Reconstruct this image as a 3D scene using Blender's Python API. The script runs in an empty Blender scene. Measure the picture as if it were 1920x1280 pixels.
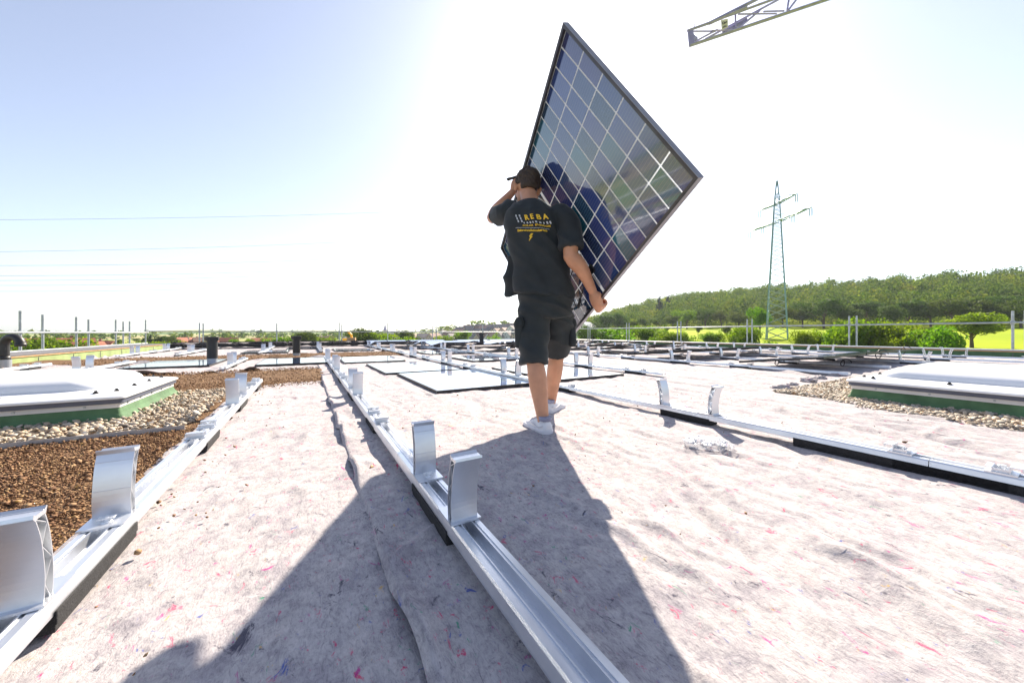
import bpy, bmesh, math, random
import numpy as np
from mathutils import Vector, Matrix, Euler, noise as mnoise
from mathutils.bvhtree import BVHTree
R = math.radians
PI = math.pi
rng = np.random.default_rng(7)
random.seed(7)
scene = bpy.context.scene
COL = scene.collection

# ------------------------------------------------------------------ camera, sky, sun, exposure
F = 655.0
H = 0.60
HZ = 624.0
cam_d = bpy.data.cameras.new('camera'); cam = bpy.data.objects.new('camera', cam_d); COL.objects.link(cam)
cam.location = (0, 0, H); cam.rotation_euler = (R(90), 0, 0)
cam_d.sensor_width = 36; cam_d.lens = 36 * F / 1920; cam_d.shift_y = -(640 - HZ) / 1920
cam_d.clip_start = 0.02; cam_d.clip_end = 20000
scene.camera = cam
SUN_EL = math.atan2(494, math.hypot(170, F)); SUN_AZ = math.atan2(170, F)
world = bpy.data.worlds.new('World'); scene.world = world; world.use_nodes = True
wn = world.node_tree.nodes; wl = world.node_tree.links
sky = wn.new('ShaderNodeTexSky'); sky.sky_type = 'NISHITA'; sky.sun_disc = False
sky.sun_elevation = SUN_EL; sky.sun_rotation = SUN_AZ
sky.air_density = 1.0; sky.dust_density = .8; sky.ozone_density = 2.2; sky.altitude = 100
wn['Background'].inputs[1].default_value = 0.089
hsv = wn.new('ShaderNodeHueSaturation'); hsv.inputs['Saturation'].default_value = .68; hsv.inputs['Hue'].default_value = .508
wl.new(sky.outputs[0], hsv.inputs['Color']); wl.new(hsv.outputs[0], wn['Background'].inputs[0])
sun_d = bpy.data.lights.new('sun', 'SUN'); sun = bpy.data.objects.new('sun', sun_d); COL.objects.link(sun)
sun_d.energy = 5.0; sun_d.angle = R(0.5); sun_d.color = (1, .88, .72)
sdir = Vector((math.sin(SUN_AZ) * math.cos(SUN_EL), math.cos(SUN_AZ) * math.cos(SUN_EL), math.sin(SUN_EL)))
sun.rotation_euler = sdir.to_track_quat('Z', 'Y').to_euler()
scene.view_settings.view_transform = 'Standard'; scene.view_settings.look = 'None'
scene.view_settings.exposure = 1.3; scene.view_settings.gamma = 1
scene.render.engine = 'CYCLES'
scene.cycles.volume_bounces = 0
scene.cycles.max_bounces = 8; scene.cycles.transparent_max_bounces = 12

# ------------------------------------------------------------------ frames of reference
D2 = np.array((-.507, .862)); R2 = np.array((.862, .507)); RZ = math.atan2(.507, .862)
def RC(s, t, z=0.): return (s * D2[0] + t * R2[0], s * D2[1] + t * R2[1], z)
def at(px, py, Y): return ((px - 960) / F * Y, Y, H - (py - HZ) / F * Y)

# ------------------------------------------------------------------ helpers
def vnoise(P, seed=0):
    P = np.asarray(P, float); I = np.floor(P).astype(np.int64); f = P - I; f = f * f * (3 - 2 * f)
    out = np.zeros(len(P))
    for dx in (0, 1):
        wx = f[:, 0] if dx else 1 - f[:, 0]
        for dy in (0, 1):
            wy = f[:, 1] if dy else 1 - f[:, 1]
            for dz in (0, 1):
                wz = f[:, 2] if dz else 1 - f[:, 2]
                h = (I[:, 0] + dx) * 374761393 + (I[:, 1] + dy) * 668265263 + (I[:, 2] + dz) * 2147483647 + seed * 974711
                h = (h ^ (h >> 13)) * 1274126177; h = h ^ (h >> 16); h = (h & 0xffff) / 65535.0
                out += h * wx * wy * wz
    return out * 2 - 1
def n2(a, b, seed=0): return vnoise(np.stack([a, b, np.zeros_like(a) + .37], 1), seed)

class MB:
    def __init__(s): s.v = []; s.f = []; s.n = 0
    def add(s, V, Fc):
        V = np.asarray(V, float).reshape(-1, 3)
        s.v.append(V); s.f += [tuple(int(i) + s.n for i in f) for f in Fc]; s.n += len(V)
    def box(s, c, size, M=None):
        x, y, z = [a / 2 for a in size]
        V = np.array([(-x, -y, -z), (x, -y, -z), (x, y, -z), (-x, y, -z), (-x, -y, z), (x, -y, z), (x, y, z), (-x, y, z)])
        if M is not None: V = V @ np.array(M).T
        s.add(V + np.array(c), [(0, 3, 2, 1), (4, 5, 6, 7), (0, 1, 5, 4), (1, 2, 6, 5), (2, 3, 7, 6), (3, 0, 4, 7)])
    def tube(s, pts, rad, n=10, cap=True, flat=1.0, up=(0, 0, 1)):
        pts = np.asarray(pts, float); m = len(pts)
        rad = np.full(m, rad, float) if np.isscalar(rad) else np.asarray(rad, float)
        tan = np.gradient(pts, axis=0); tan /= np.linalg.norm(tan, axis=1)[:, None] + 1e-12
        up = np.array(up, float)
        if abs(tan[0] @ up) > .95: up = np.array((1., 0, 0)) if abs(tan[0][0]) < .9 else np.array((0, 1., 0))
        a = np.cross(tan[0], up); a /= np.linalg.norm(a)
        V = []; th = np.linspace(0, 2 * PI, n, endpoint=False)
        for i in range(m):
            a = a - tan[i] * (a @ tan[i]); a /= np.linalg.norm(a); b = np.cross(tan[i], a)
            V.append(pts[i] + rad[i] * (np.outer(np.cos(th), a) + flat * np.outer(np.sin(th), b)))
        V = np.concatenate(V); Fc = []
        for i in range(m - 1):
            for j in range(n):
                k = (j + 1) % n; Fc.append((i * n + j, i * n + k, (i + 1) * n + k, (i + 1) * n + j))
        if cap: Fc.append(tuple(range(n))[::-1]); Fc.append(tuple((m - 1) * n + j for j in range(n)))
        s.add(V, Fc)
    def ell(s, c, r, M=None, nu=20, nv=12):
        V = [(0, 0, -1)]
        for i in range(1, nv):
            p = -PI / 2 + PI * i / nv
            V += [(math.cos(p) * math.cos(2 * PI * j / nu), math.cos(p) * math.sin(2 * PI * j / nu), math.sin(p)) for j in range(nu)]
        V.append((0, 0, 1)); V = np.array(V) * np.array(r)
        if M is not None: V = V @ np.array(M).T
        Fc = [(0, 1 + (j + 1) % nu, 1 + j) for j in range(nu)]
        for i in range(nv - 2):
            for j in range(nu):
                k = (j + 1) % nu; Fc.append((1 + i * nu + j, 1 + i * nu + k, 1 + (i + 1) * nu + k, 1 + (i + 1) * nu + j))
        L = 1 + (nv - 1) * nu; Fc += [(L - nu + j, L - nu + (j + 1) % nu, L) for j in range(nu)]
        s.add(V + np.array(c), Fc)
    def loft(s, rings):
        n = len(rings[0]); Fc = []
        for i in range(len(rings) - 1):
            for j in range(n):
                k = (j + 1) % n; Fc.append((i * n + j, i * n + k, (i + 1) * n + k, (i + 1) * n + j))
        Fc.append(tuple(range(n))[::-1]); L = (len(rings) - 1) * n; Fc.append(tuple(L + j for j in range(n)))
        s.add(np.concatenate(rings), Fc)
    def extrude(s, poly, x0, x1, axis='x'):
        # poly: list of (y,z) in order; extruded along x
        n = len(poly); V = [(x0, a, b) for a, b in poly] + [(x1, a, b) for a, b in poly]
        if axis == 'y': V = [(a, x, b) for (x, a, b) in V]
        Fc = [(j, (j + 1) % n, n + (j + 1) % n, n + j) for j in range(n)] + [tuple(range(n))[::-1], tuple(range(n, 2 * n))]
        s.add(V, Fc)
    def build(s, name, mat, parent=None, smooth=False, bevel=0, loc=None, rz=None):
        me = bpy.data.meshes.new(name)
        me.from_pydata(np.concatenate(s.v).tolist(), [], s.f); me.update()
        return link(name, me, mat, parent, smooth, bevel, loc, rz)
def link(name, me, mat, parent=None, smooth=False, bevel=0, loc=None, rz=None):
    o = bpy.data.objects.new(name, me); COL.objects.link(o)
    if mat: me.materials.append(mat)
    if smooth: me.polygons.foreach_set('use_smooth', [True] * len(me.polygons))
    if parent: o.parent = parent
    if loc is not None: o.location = loc
    if rz is not None: o.rotation_euler = (0, 0, rz)
    if bevel:
        b = o.modifiers.new('bevel', 'BEVEL'); b.width = bevel; b.segments = 2; b.limit_method = 'ANGLE'; b.angle_limit = R(40)
    return o
def fastmesh(name, V, Q, mat, parent=None, smooth=False, loc=None, rz=None):
    V = np.asarray(V, np.float32); Q = np.asarray(Q, np.int32); k = Q.shape[1]
    me = bpy.data.meshes.new(name); me.vertices.add(len(V)); me.vertices.foreach_set('co', V.ravel())
    me.loops.add(Q.size); me.loops.foreach_set('vertex_index', Q.ravel())
    me.polygons.add(len(Q)); me.polygons.foreach_set('loop_start', np.arange(0, Q.size, k, dtype=np.int32))
    me.polygons.foreach_set('loop_total', np.full(len(Q), k, np.int32)); me.update(calc_edges=True); me.validate()
    return link(name, me, mat, parent, smooth, 0, loc, rz)
def tag(o, label=None, cat=None, group=None, kind=None):
    if label: o['label'] = label
    if cat: o['category'] = cat
    if group: o['group'] = group
    if kind: o['kind'] = kind
    return o
def empty(name, loc, rz=0, label=None, cat=None, group=None):
    o = bpy.data.objects.new(name, None); COL.objects.link(o); o.location = loc; o.rotation_euler = (0, 0, rz)
    o.empty_display_size = .1
    return tag(o, label, cat, group)
KIDS = {}
def copy_tree(o, parent=None):
    c = o.copy(); COL.objects.link(c); c.parent = parent
    for ch in [x for x in bpy.data.objects if x.parent == o]: copy_tree(ch, c)
    return c
ORD = 'first second third fourth fifth sixth seventh eighth ninth tenth eleventh twelfth thirteenth fourteenth fifteenth sixteenth seventeenth eighteenth nineteenth twentieth'.split()
TENS = {2: 'twenty', 3: 'thirty', 4: 'forty', 5: 'fifty', 6: 'sixty'}
def ordw(i):
    if i < 20: return ORD[i]
    t, u = divmod(i + 1, 10)
    return (TENS[t][:-1] + 'ieth') if u == 0 else TENS[t] + ' ' + ORD[u - 1]

# ------------------------------------------------------------------ materials
class NT:
    def __init__(s, name):
        s.m = bpy.data.materials.new(name); s.m.use_nodes = True; s.t = s.m.node_tree; s.N = s.t.nodes; s.L = s.t.links
        s.p = s.N['Principled BSDF']; s.out = s.N['Material Output']
        s.tc = s.N.new('ShaderNodeTexCoord')
    def n(s, typ, **k):
        o = s.N.new('ShaderNode' + typ)
        for a, b in k.items(): setattr(o, a, b)
        return o
    def lk(s, a, b): s.L.new(a, b)
    def mapping(s, scale=(1, 1, 1), rot=(0, 0, 0), src='Object'):
        m = s.n('Mapping'); m.inputs['Scale'].default_value = scale; m.inputs['Rotation'].default_value = rot
        s.lk(s.tc.outputs[src], m.inputs[0]); return m.outputs[0]
    def noise(s, scale, detail=4, rough=.55, vec=None, dist=0):
        o = s.n('TexNoise'); o.inputs['Scale'].default_value = scale; o.inputs['Detail'].default_value = detail
        o.inputs['Roughness'].default_value = rough; o.inputs['Distortion'].default_value = dist
        s.lk(vec if vec is not None else s.tc.outputs['Object'], o.inputs['Vector']); return o
    def voro(s, scale, vec=None):
        o = s.n('TexVoronoi'); o.inputs['Scale'].default_value = scale
        s.lk(vec if vec is not None else s.tc.outputs['Object'], o.inputs['Vector']); return o
    def ramp(s, fac, stops):
        o = s.n('ValToRGB'); e = o.color_ramp.elements
        while len(e) < len(stops): e.new(.5)
        for i, (p, c) in enumerate(stops):
            e[i].position = p; e[i].color = (*c, 1) if len(c) == 3 else c
        s.lk(fac, o.inputs[0]); return o.outputs[0]
    def mix(s, fac, a, b, typ='MIX'):
        o = s.n('MixRGB', blend_type=typ)
        for i, x in ((0, fac), (1, a), (2, b)):
            if isinstance(x, (int, float)): o.inputs[i].default_value = x if i == 0 else (x, x, x, 1)
            elif isinstance(x, tuple): o.inputs[i].default_value = (*x, 1)
            else: s.lk(x, o.inputs[i])
        return o.outputs[0]
    def math(s, op, a, b=0):
        o = s.n('Math', operation=op)
        for i, x in ((0, a), (1, b)):
            if isinstance(x, (int, float)): o.inputs[i].default_value = x
            else: s.lk(x, o.inputs[i])
        return o.outputs[0]
    def bump(s, h, strength=.3, dist=.01, prev=None):
        o = s.n('Bump'); o.inputs['Strength'].default_value = strength; o.inputs['Distance'].default_value = dist
        s.lk(h, o.inputs['Height'])
        if prev is not None: s.lk(prev, o.inputs['Normal'])
        return o.outputs[0]
    def set(s, color=None, rough=None, metal=None, normal=None, spec=None):
        for k, x in (('Base Color', color), ('Roughness', rough), ('Metallic', metal), ('Normal', normal), ('Specular IOR Level', spec)):
            if x is None: continue
            if isinstance(x, (int, float)): s.p.inputs[k].default_value = x
            elif isinstance(x, tuple): s.p.inputs[k].default_value = (*x, 1)
            else: s.lk(x, s.p.inputs[k])
        return s.m
def simple(name, c, rough=.6, metal=0, var=.15, scale=8, bump=.1, bdist=.003, bscale=60):
    t = NT(name); nz = t.noise(scale, 5)
    lo = tuple(x * (1 - var) for x in c); hi = tuple(min(1, x * (1 + var)) for x in c)
    col = t.ramp(nz.outputs['Fac'], [(.3, lo), (.7, hi)])
    b = t.noise(bscale, 3)
    return t.set(col, rough, metal, t.bump(b.outputs['Fac'], bump, bdist))
M = {}
def make_mats():
    # fleece: grey recycled fibre mat with coloured flecks
    t = NT('fleece')
    big = t.noise(2.2, 4, .6); mid = t.noise(26, 6, .75, dist=.4); fib = t.noise(120, 5, .8, vec=t.mapping((1, .35, 1), (0, 0, .5)), dist=1.2)
    c = t.ramp(mid.outputs['Fac'], [(.36, (.16, .15, .17)), (.5, (.39, .37, .375)), (.62, (.54, .52, .515))])
    c = t.mix(.45, c, t.ramp(fib.outputs['Fac'], [(.38, (.06, .055, .085)), (.47, (.40, .38, .385)), (.62, (.64, .62, .61))]))
    c = t.mix(.35, c, t.ramp(big.outputs['Fac'], [(.3, (.30, .29, .32)), (.7, (.47, .45, .46))]))
    c = t.mix(1, c, (1.0, .985, .985), 'MULTIPLY'); mo = t.noise(8, 5, .65, dist=.5); c = t.mix(1, c, t.ramp(mo.outputs['Fac'], [(.34, (.8, .79, .83)), (.5, (1, 1, 1)), (.68, (1.1, 1.08, 1.05))]), 'MULTIPLY')
    for (sc, lo, col, off) in ((34, .665, (.55, .02, .12), 1), (27, .68, (.42, .02, .22), 9), (40, .69, (.04, .08, .35), 4), (38, .70, (.03, .28, .16), 6), (36, .705, (.6, .36, .05), 8), (22, .67, (.03, .03, .06), 12)):
        mp = t.n('Mapping'); mp.inputs['Location'].default_value = (off * 3.1, off * 1.7, off); mp.inputs['Scale'].default_value = (1, .55, 1)
        mp.inputs['Rotation'].default_value = (0, 0, off * .9)
        t.lk(t.tc.outputs['Object'], mp.inputs[0])
        nn = t.noise(sc, 5, .72, vec=mp.outputs[0], dist=.8)
        fac = t.ramp(nn.outputs['Fac'], [(lo - .05, (0, 0, 0)), (lo + .02, (.8, .8, .8))])
        c = t.mix(fac, c, col)
    b0 = t.bump(mo.outputs['Fac'], .25, .02); b1 = t.bump(mid.outputs['Fac'], .5, .008, b0); b2 = t.bump(fib.outputs['Fac'], .45, .004, b1)
    M['fleece'] = t.set(c, .95, 0, b2, .15)
    # substrate
    t = NT('substrate'); v = t.voro(110); nz = t.noise(3, 5)
    c = t.ramp(v.outputs['Color'], [(.0, (.05, .026, .015)), (.35, (.15, .075, .035)), (.6, (.24, .135, .07)), (.85, (.38, .26, .15)), (1, (.32, .2, .03))])
    c = t.mix(.35, c, t.ramp(nz.outputs['Fac'], [(.35, (.07, .04, .025)), (.65, (.2, .13, .08))]))
    M['substrate'] = t.set(c, .95, 0, t.bump(v.outputs['Distance'], .9, .012), .2)
    t = NT('crumbs'); v = t.voro(70)
    c = t.ramp(v.outputs['Color'], [(.0, (.04, .022, .014)), (.3, (.13, .062, .03)), (.6, (.25, .135, .065)), (.85, (.42, .28, .15)), (1, (.38, .22, .035))])
    M['crumbs'] = t.set(c, .9, 0)
    # pebbles
    t = NT('pebbles'); v = t.voro(33); nz = t.noise(160, 3)
    c = t.ramp(v.outputs['Color'], [(.1, (.12, .11, .11)), (.3, (.36, .3, .22)), (.5, (.5, .44, .34)), (.7, (.5, .33, .18)), (.9, (.66, .62, .56))])
    c = t.mix(.2, c, t.ramp(nz.outputs['Fac'], [(.3, (.15, .13, .11)), (.7, (.6, .56, .5))]))
    M['pebbles'] = t.set(c, .7, 0)
    # metals
    t = NT('aluminium'); nz = t.noise(14, 4, .6, vec=t.mapping((8, .6, 8))); sm = t.noise(5, 4)
    c = t.ramp(sm.outputs['Fac'], [(.3, (.66, .69, .74)), (.7, (.82, .84, .88))])
    M['alu'] = t.set(c, t.math('ADD', t.math('MULTIPLY', nz.outputs['Fac'], .25), .25), .85, t.bump(nz.outputs['Fac'], .06, .002))
    M['galv'] = simple('galvanised steel', (.42, .45, .47), .5, .6, .2, 12)
    M['frame'] = simple('dark anodised frame', (.09, .085, .09), .38, .6, .15, 10, .05)
    M['frameedge'] = simple('grey anodised edge', (.3, .29, .31), .4, .7, .15, 10, .05)
    M['blackframe'] = simple('black anodised frame', (.022, .022, .025), .42, .3, .15, 10, .05)
    M['rubber'] = simple('black rubber granulate', (.018, .018, .02), .9, 0, .4, 60, .6, .004, 200)
    M['blackplastic'] = simple('black plastic', (.02, .02, .022), .45, 0, .2, 10, .05)
    M['green'] = simple('green bitumen sheet', (.085, .17, .08), .85, 0, .3, 6, .5, .004, 160)
    M['sunlitgreen'] = simple('sunlit green bitumen sheet', (.26, .33, .13), .85, 0, .2, 4, .4, .004, 150)  # same green sheet, with the sunlight on the left upstand put into its colour
    M['dome'] = simple('milky acrylic', (.74, .76, .8), .18, 0, .03, 3, .02)
    M['whitestrip'] = simple('white painted strip', (.66, .64, .63), .5, 0, .06, 8, .05)
    M['greystrip'] = simple('grey rubber gasket', (.085, .095, .135), .5, 0, .1, 8, .05)
    M['sheet'] = simple('zinc sheet', (.36, .38, .41), .45, .5, .12, 3, .08)
    M['bitumen'] = simple('grey bitumen', (.13, .13, .14), .9, 0, .2, 5, .5, .004, 120)
    M['wood'] = simple('larch board', (.5, .3, .14), .7, 0, .2, 7, .2)
    M['wall'] = simple('pale render wall', (.55, .53, .5), .85, 0, .08, 1, .1)
    M['darkwall'] = simple('stained dark sheet', (.035, .032, .035), .7, 0, .5, 3, .1)
    # solar cells
    t = NT('solar cells')
    sp = t.n('SeparateXYZ'); t.lk(t.tc.outputs['Object'], sp.inputs[0])
    u, v = sp.outputs[0], sp.outputs[1]
    vv = t.math('ADD', v, t.math('MULTIPLY', t.math('GREATER_THAN', v, .861), -.016))
    cu = t.math('DIVIDE', t.math('SUBTRACT', u, .009), .186); cv = t.math('DIVIDE', t.math('SUBTRACT', vv, .0085), .0938)
    def gap(x, half):
        fr = t.math('FRACT', x); d = t.math('ABSOLUTE', t.math('SUBTRACT', fr, .5)); return t.math('GREATER_THAN', d, .5 - half)
    g = t.math('MAXIMUM', gap(cu, .024), gap(cv, .040))
    mid = t.math('LESS_THAN', t.math('ABSOLUTE', t.math('SUBTRACT', v, .861)), .010)
    ed = t.math('MAXIMUM', t.math('MAXIMUM', t.math('LESS_THAN', u, .012), t.math('GREATER_THAN', u, 1.122)), t.math('MAXIMUM', t.math('LESS_THAN', v, .0105), t.math('GREATER_THAN', v, 1.71)))
    g = t.math('MAXIMUM', t.math('MAXIMUM', g, mid), ed)
    cb = t.n('CombineXYZ'); t.lk(t.math('FLOOR', cu), cb.inputs[0]); t.lk(t.math('FLOOR', cv), cb.inputs[1])
    wnz = t.n('TexWhiteNoise'); t.lk(cb.outputs[0], wnz.inputs['Vector'])
    cc = t.ramp(wnz.outputs['Value'], [(0, (.02, .05, .16)), (.35, (.03, .06, .22)), (.6, (.05, .055, .18)), (.8, (.015, .12, .17)), (1, (.025, .04, .11))])
    bus = t.math('GREATER_THAN', t.math('ABSOLUTE', t.math('SUBTRACT', t.math('FRACT', t.math('MULTIPLY', cu, 10)), .5)), .455)
    fin = t.math('GREATER_THAN', t.math('ABSOLUTE', t.math('SUBTRACT', t.math('FRACT', t.math('MULTIPLY', cv, 26)), .5)), .40)
    cc = t.mix(t.math('MULTIPLY', bus, .35), cc, (.25, .27, .33)); cc = t.mix(t.math('MULTIPLY', fin, .09), cc, (.25, .28, .36))
    t.set(cc, .09, 0, None, .55)
    t.p.inputs['Coat Weight'].default_value = .8; t.p.inputs['Coat IOR'].default_value = 2.15; t.p.inputs['Coat Roughness'].default_value = .04
    tr = t.n('BsdfTransparent'); tr.inputs[0].default_value = (.93, .95, .97, 1)
    tl = t.n('BsdfTranslucent'); tl.inputs[0].default_value = (.85, .87, .9, 1)
    gl = t.n('BsdfGlossy'); gl.inputs['Roughness'].default_value = .03
    m1 = t.n('MixShader'); m1.inputs[0].default_value = .6; t.lk(tr.outputs[0], m1.inputs[1]); t.lk(tl.outputs[0], m1.inputs[2])
    lw = t.n('Fresnel'); lw.inputs[0].default_value = 1.45
    m2 = t.n('MixShader'); t.lk(lw.outputs[0], m2.inputs[0]); t.lk(m1.outputs[0], m2.inputs[1]); t.lk(gl.outputs[0], m2.inputs[2])
    m3 = t.n('MixShader'); t.lk(g, m3.inputs[0]); t.lk(t.p.outputs[0], m3.inputs[1]); t.lk(m2.outputs[0], m3.inputs[2])
    t.lk(m3.outputs[0], t.out.inputs[0]); M['cells'] = t.m
    # leaves (diffuse + translucent)
    def leaf(name, lo, hi, tl_c, k=.45):
        t = NT(name); oi = t.n('ObjectInfo'); nz = t.noise(.6, 4); nf = t.noise(3.5, 2)
        c = t.ramp(nz.outputs['Fac'], [(.32, lo), (.68, hi)])
        c = t.mix(.4, c, t.ramp(nf.outputs['Fac'], [(.35, lo), (.65, hi)]))
        hs = t.n('HueSaturation'); t.lk(c, hs.inputs['Color'])
        t.lk(t.math('ADD', t.math('MULTIPLY', oi.outputs['Random'], .05), .475), hs.inputs['Hue'])
        t.set(hs.outputs[0], .7, 0, None, .2)
        tl = t.n('BsdfTranslucent'); t.lk(t.mix(1, hs.outputs[0], tl_c, 'MULTIPLY'), tl.inputs[0])
        m = t.n('MixShader'); m.inputs[0].default_value = k; t.lk(t.p.outputs[0], m.inputs[1]); t.lk(tl.outputs[0], m.inputs[2])
        t.lk(m.outputs[0], t.out.inputs[0]); return t.m
    M['leaf'] = leaf('broad leaves', (.035, .075, .014), (.13, .19, .03), (1, 1, .7))
    M['leafyellow'] = leaf('yellow green leaves', (.05, .12, .01), (.19, .27, .02), (1.5, 1.6, .5), .5)
    M['conifer'] = leaf('conifer needles', (.012, .035, .018), (.03, .06, .03), (1, 1, 1), .15)
    # forest: a few canopy tones by position
    t = NT('forest leaves'); nz = t.noise(.075, 3, .65); nf = t.noise(.5, 4, .7)
    c = t.ramp(nz.outputs['Fac'], [(.34, (.012, .05, .014)), (.48, (.045, .12, .018)), (.58, (.16, .24, .022)), (.68, (.32, .30, .03))])
    c = t.mix(.45, c, t.ramp(nf.outputs['Fac'], [(.36, (.012, .05, .012)), (.6, (.26, .32, .035))]))
    t.set(c, .8, 0, None, .1); tl = t.n('BsdfTranslucent'); t.lk(c, tl.inputs[0])
    m = t.n('MixShader'); m.inputs[0].default_value = .4; t.lk(t.p.outputs[0], m.inputs[1]); t.lk(tl.outputs[0], m.inputs[2]); t.lk(m.outputs[0], t.out.inputs[0])
    M['forest'] = t.m
    M['bark'] = simple('bark', (.09, .065, .045), .9, 0, .3, 5)
    # terrain
    t = NT('fields'); v = t.n('TexVoronoi'); v.inputs['Scale'].default_value = .006
    mp = t.mapping((1, .45, 1), (0, 0, .5)); t.lk(mp, v.inputs['Vector']); nz = t.noise(.02, 5); nf = t.noise(.4, 5, .7)
    far = t.ramp(v.outputs['Color'], [(.1, (.16, .24, .07)), (.35, (.42, .34, .17)), (.5, (.1, .17, .05)), (.7, (.3, .33, .1)), (.9, (.45, .38, .2))])
    near = t.ramp(nz.outputs['Fac'], [(.3, (.22, .33, .003)), (.7, (.36, .42, .003))])
    near = t.mix(.25, near, t.ramp(nf.outputs['Fac'], [(.3, (.10, .2, .004)), (.7, (.32, .38, .006))]))
    sx = t.n('SeparateXYZ'); t.lk(t.tc.outputs['Object'], sx.inputs[0])
    side = t.math('ADD', t.math('MULTIPLY', sx.outputs[0], .02), .2)
    dist = t.n('VectorMath', operation='LENGTH'); t.lk(t.tc.outputs['Object'], dist.inputs[0])
    isfar = t.math('MULTIPLY', t.math('SUBTRACT', dist.outputs['Value'], 480), .004)
    fac = t.n('Clamp'); t.lk(t.math('MAXIMUM', isfar, t.math('SUBTRACT', 1, side)), fac.inputs[0])
    M['fields'] = t.set(t.mix(fac.outputs[0], near, far), .95, 0, None, .1)
    # person
    M['skin'] = simple('tanned skin', (.55, .27, .16), .5, 0, .12, 12, .15, .002, 90)
    M['skin'].node_tree.nodes['Principled BSDF'].inputs['Subsurface Weight'].default_value = .08
    M['shirt'] = simple('black jersey', (.018, .024, .03), .85, 0, .2, 6, .25, .002, 300)
    M['shorts'] = simple('black work trousers', (.017, .022, .025), .75, 0, .2, 6, .3, .002, 260)
    for k_ in ('shirt', 'shorts'):
        p_ = M[k_].node_tree.nodes['Principled BSDF']; p_.inputs['Sheen Weight'].default_value = .12; p_.inputs['Sheen Roughness'].default_value = .4
    M['hair'] = simple('dark brown hair', (.04, .024, .015), .6, 0, .4, 60, .5, .004, 150)
    M['shoe'] = simple('white leather', (.7, .7, .72), .5, 0, .06, 10, .15, .002, 120)
    M['sole'] = simple('white rubber sole', (.66, .66, .7), .6, 0, .08, 10, .1)
    M['sock'] = simple('grey sock', (.3, .3, .4), .9)
    M['yellow'] = simple('yellow print', (.85, .55, .04), .7, 0, .05)
    M['whiteprint'] = simple('pale grey print', (.5, .53, .6), .7, 0, .05)
    t = NT('clear plastic bag'); nz = t.noise(30, 4)
    t.set((.9, .9, .92), .12); t.p.inputs['Alpha'].default_value = .28; t.lk(t.bump(nz.outputs['Fac'], .5, .01), t.p.inputs['Normal'])
    M['bag'] = t.m
    for nm, c in (('tilered', (.34, .12, .07)), ('tilegrey', (.17, .15, .16)), ('tilebrown', (.2, .12, .09)), ('tilerosy', (.36, .22, .19))): M[nm] = simple(nm, c, .8, 0, .25, 1.2, .3, .05, 4)
    for nm, c in (('rcream', (.62, .57, .47)), ('rwhite', (.68, .67, .64)), ('rpink', (.55, .4, .34)), ('rochre', (.55, .42, .2))): M[nm] = simple(nm, c, .85, 0, .08, .5, .05)
    M['pane'] = simple('window pane', (.04, .05, .06), .1, 0, .3, .5, 0)
    M['crane'] = simple('blue grey painted crane steel', (.3, .28, .48), .5, .1, .15, 2)
    M['sign'] = simple('cream sign board', (.6, .56, .42), .6)
    M['pylon'] = simple('teal grey lattice steel', (.17, .29, .32), .5, .3, .2, .4)
    M['insulator'] = simple('green glass insulator', (.2, .35, .3), .3)
    M['wire'] = simple('aluminium conductor', (.35, .36, .38), .5, .5)
    M['orange'] = simple('orange yellow paint', (.8, .42, .03), .5)
    M['cardboard'] = simple('tan board', (.45, .3, .17), .9)
make_mats()

# ------------------------------------------------------------------ ground, fields and hills
def ss(x, a, b):
    x = np.clip((x - a) / (b - a), 0, 1); return x * x * (3 - 2 * x)
def terrain_z(X, Y):
    X = np.asarray(X, float); Y = np.asarray(Y, float)
    r = np.hypot(X, Y); az = np.arctan2(X, Y)
    u = .6 * X + .8 * Y
    fr = ss(az, -.02, .42)
    z = -9.5 + fr * (.052 * np.clip(u - 45, 0, 195) + 3.0)
    z += fr * .166 * np.clip(u - 250, 0, 170) * (.55 + .45 * ss(az, .1, .6))
    # village slope in the middle distance
    z += 17 * np.exp(-((az + .07) / .17) ** 2) * ss(r, 250, 520)
    # far ridges
    z += (17 + 9 * np.sin(az * 9 + 1) + 5 * np.sin(az * 23)) * ss(r, 1300, 2600) * (1 - fr)
    z += 10 * (.5 + .5 * np.sin(az * 5 + 2.5)) * ss(r, 600, 1100) * (1 - fr) * .4
    z += .5 * np.sin(X * .03) * np.cos(Y * .04) * ss(r, 60, 200)
    return z
def tz(x, y): return float(terrain_z(np.array([x]), np.array([y]))[0])
rr = np.concatenate([[2], np.geomspace(20, 5500, 110)]); aa = np.concatenate([np.linspace(-PI, -1.25, 24, endpoint=False), np.linspace(-1.25, 1.25, 220, endpoint=False), np.linspace(1.25, PI, 24, endpoint=False)])
RR, AA = np.meshgrid(rr, aa, indexing='ij'); gx = RR * np.sin(AA); gy = RR * np.cos(AA); gz = terrain_z(gx, gy)
na = len(aa); V = np.stack([gx, gy, gz], -1).reshape(-1, 3)
i, j = np.meshgrid(np.arange(len(rr) - 1), np.arange(na), indexing='ij'); k = (j + 1) % na
Q = np.stack([i * na + j, i * na + k, (i + 1) * na + k, (i + 1) * na + j], -1).reshape(-1, 4)[:, ::-1]
V = np.concatenate([V, [[0, 0, -9.5]]]);
ground = fastmesh('ground', V, Q, M['fields'], smooth=True); tag(ground, kind='structure')

# ------------------------------------------------------------------ roof slab, parapets
S0, S1, T0, T1 = -4.0, 18.5, -4.75, 14.5
def roofobj(mb, name, mat, parent=None, smooth=False, bevel=0):
    return mb.build(name, mat, parent, smooth, bevel, None if parent else (0, 0, 0), None if parent else RZ)
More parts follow.
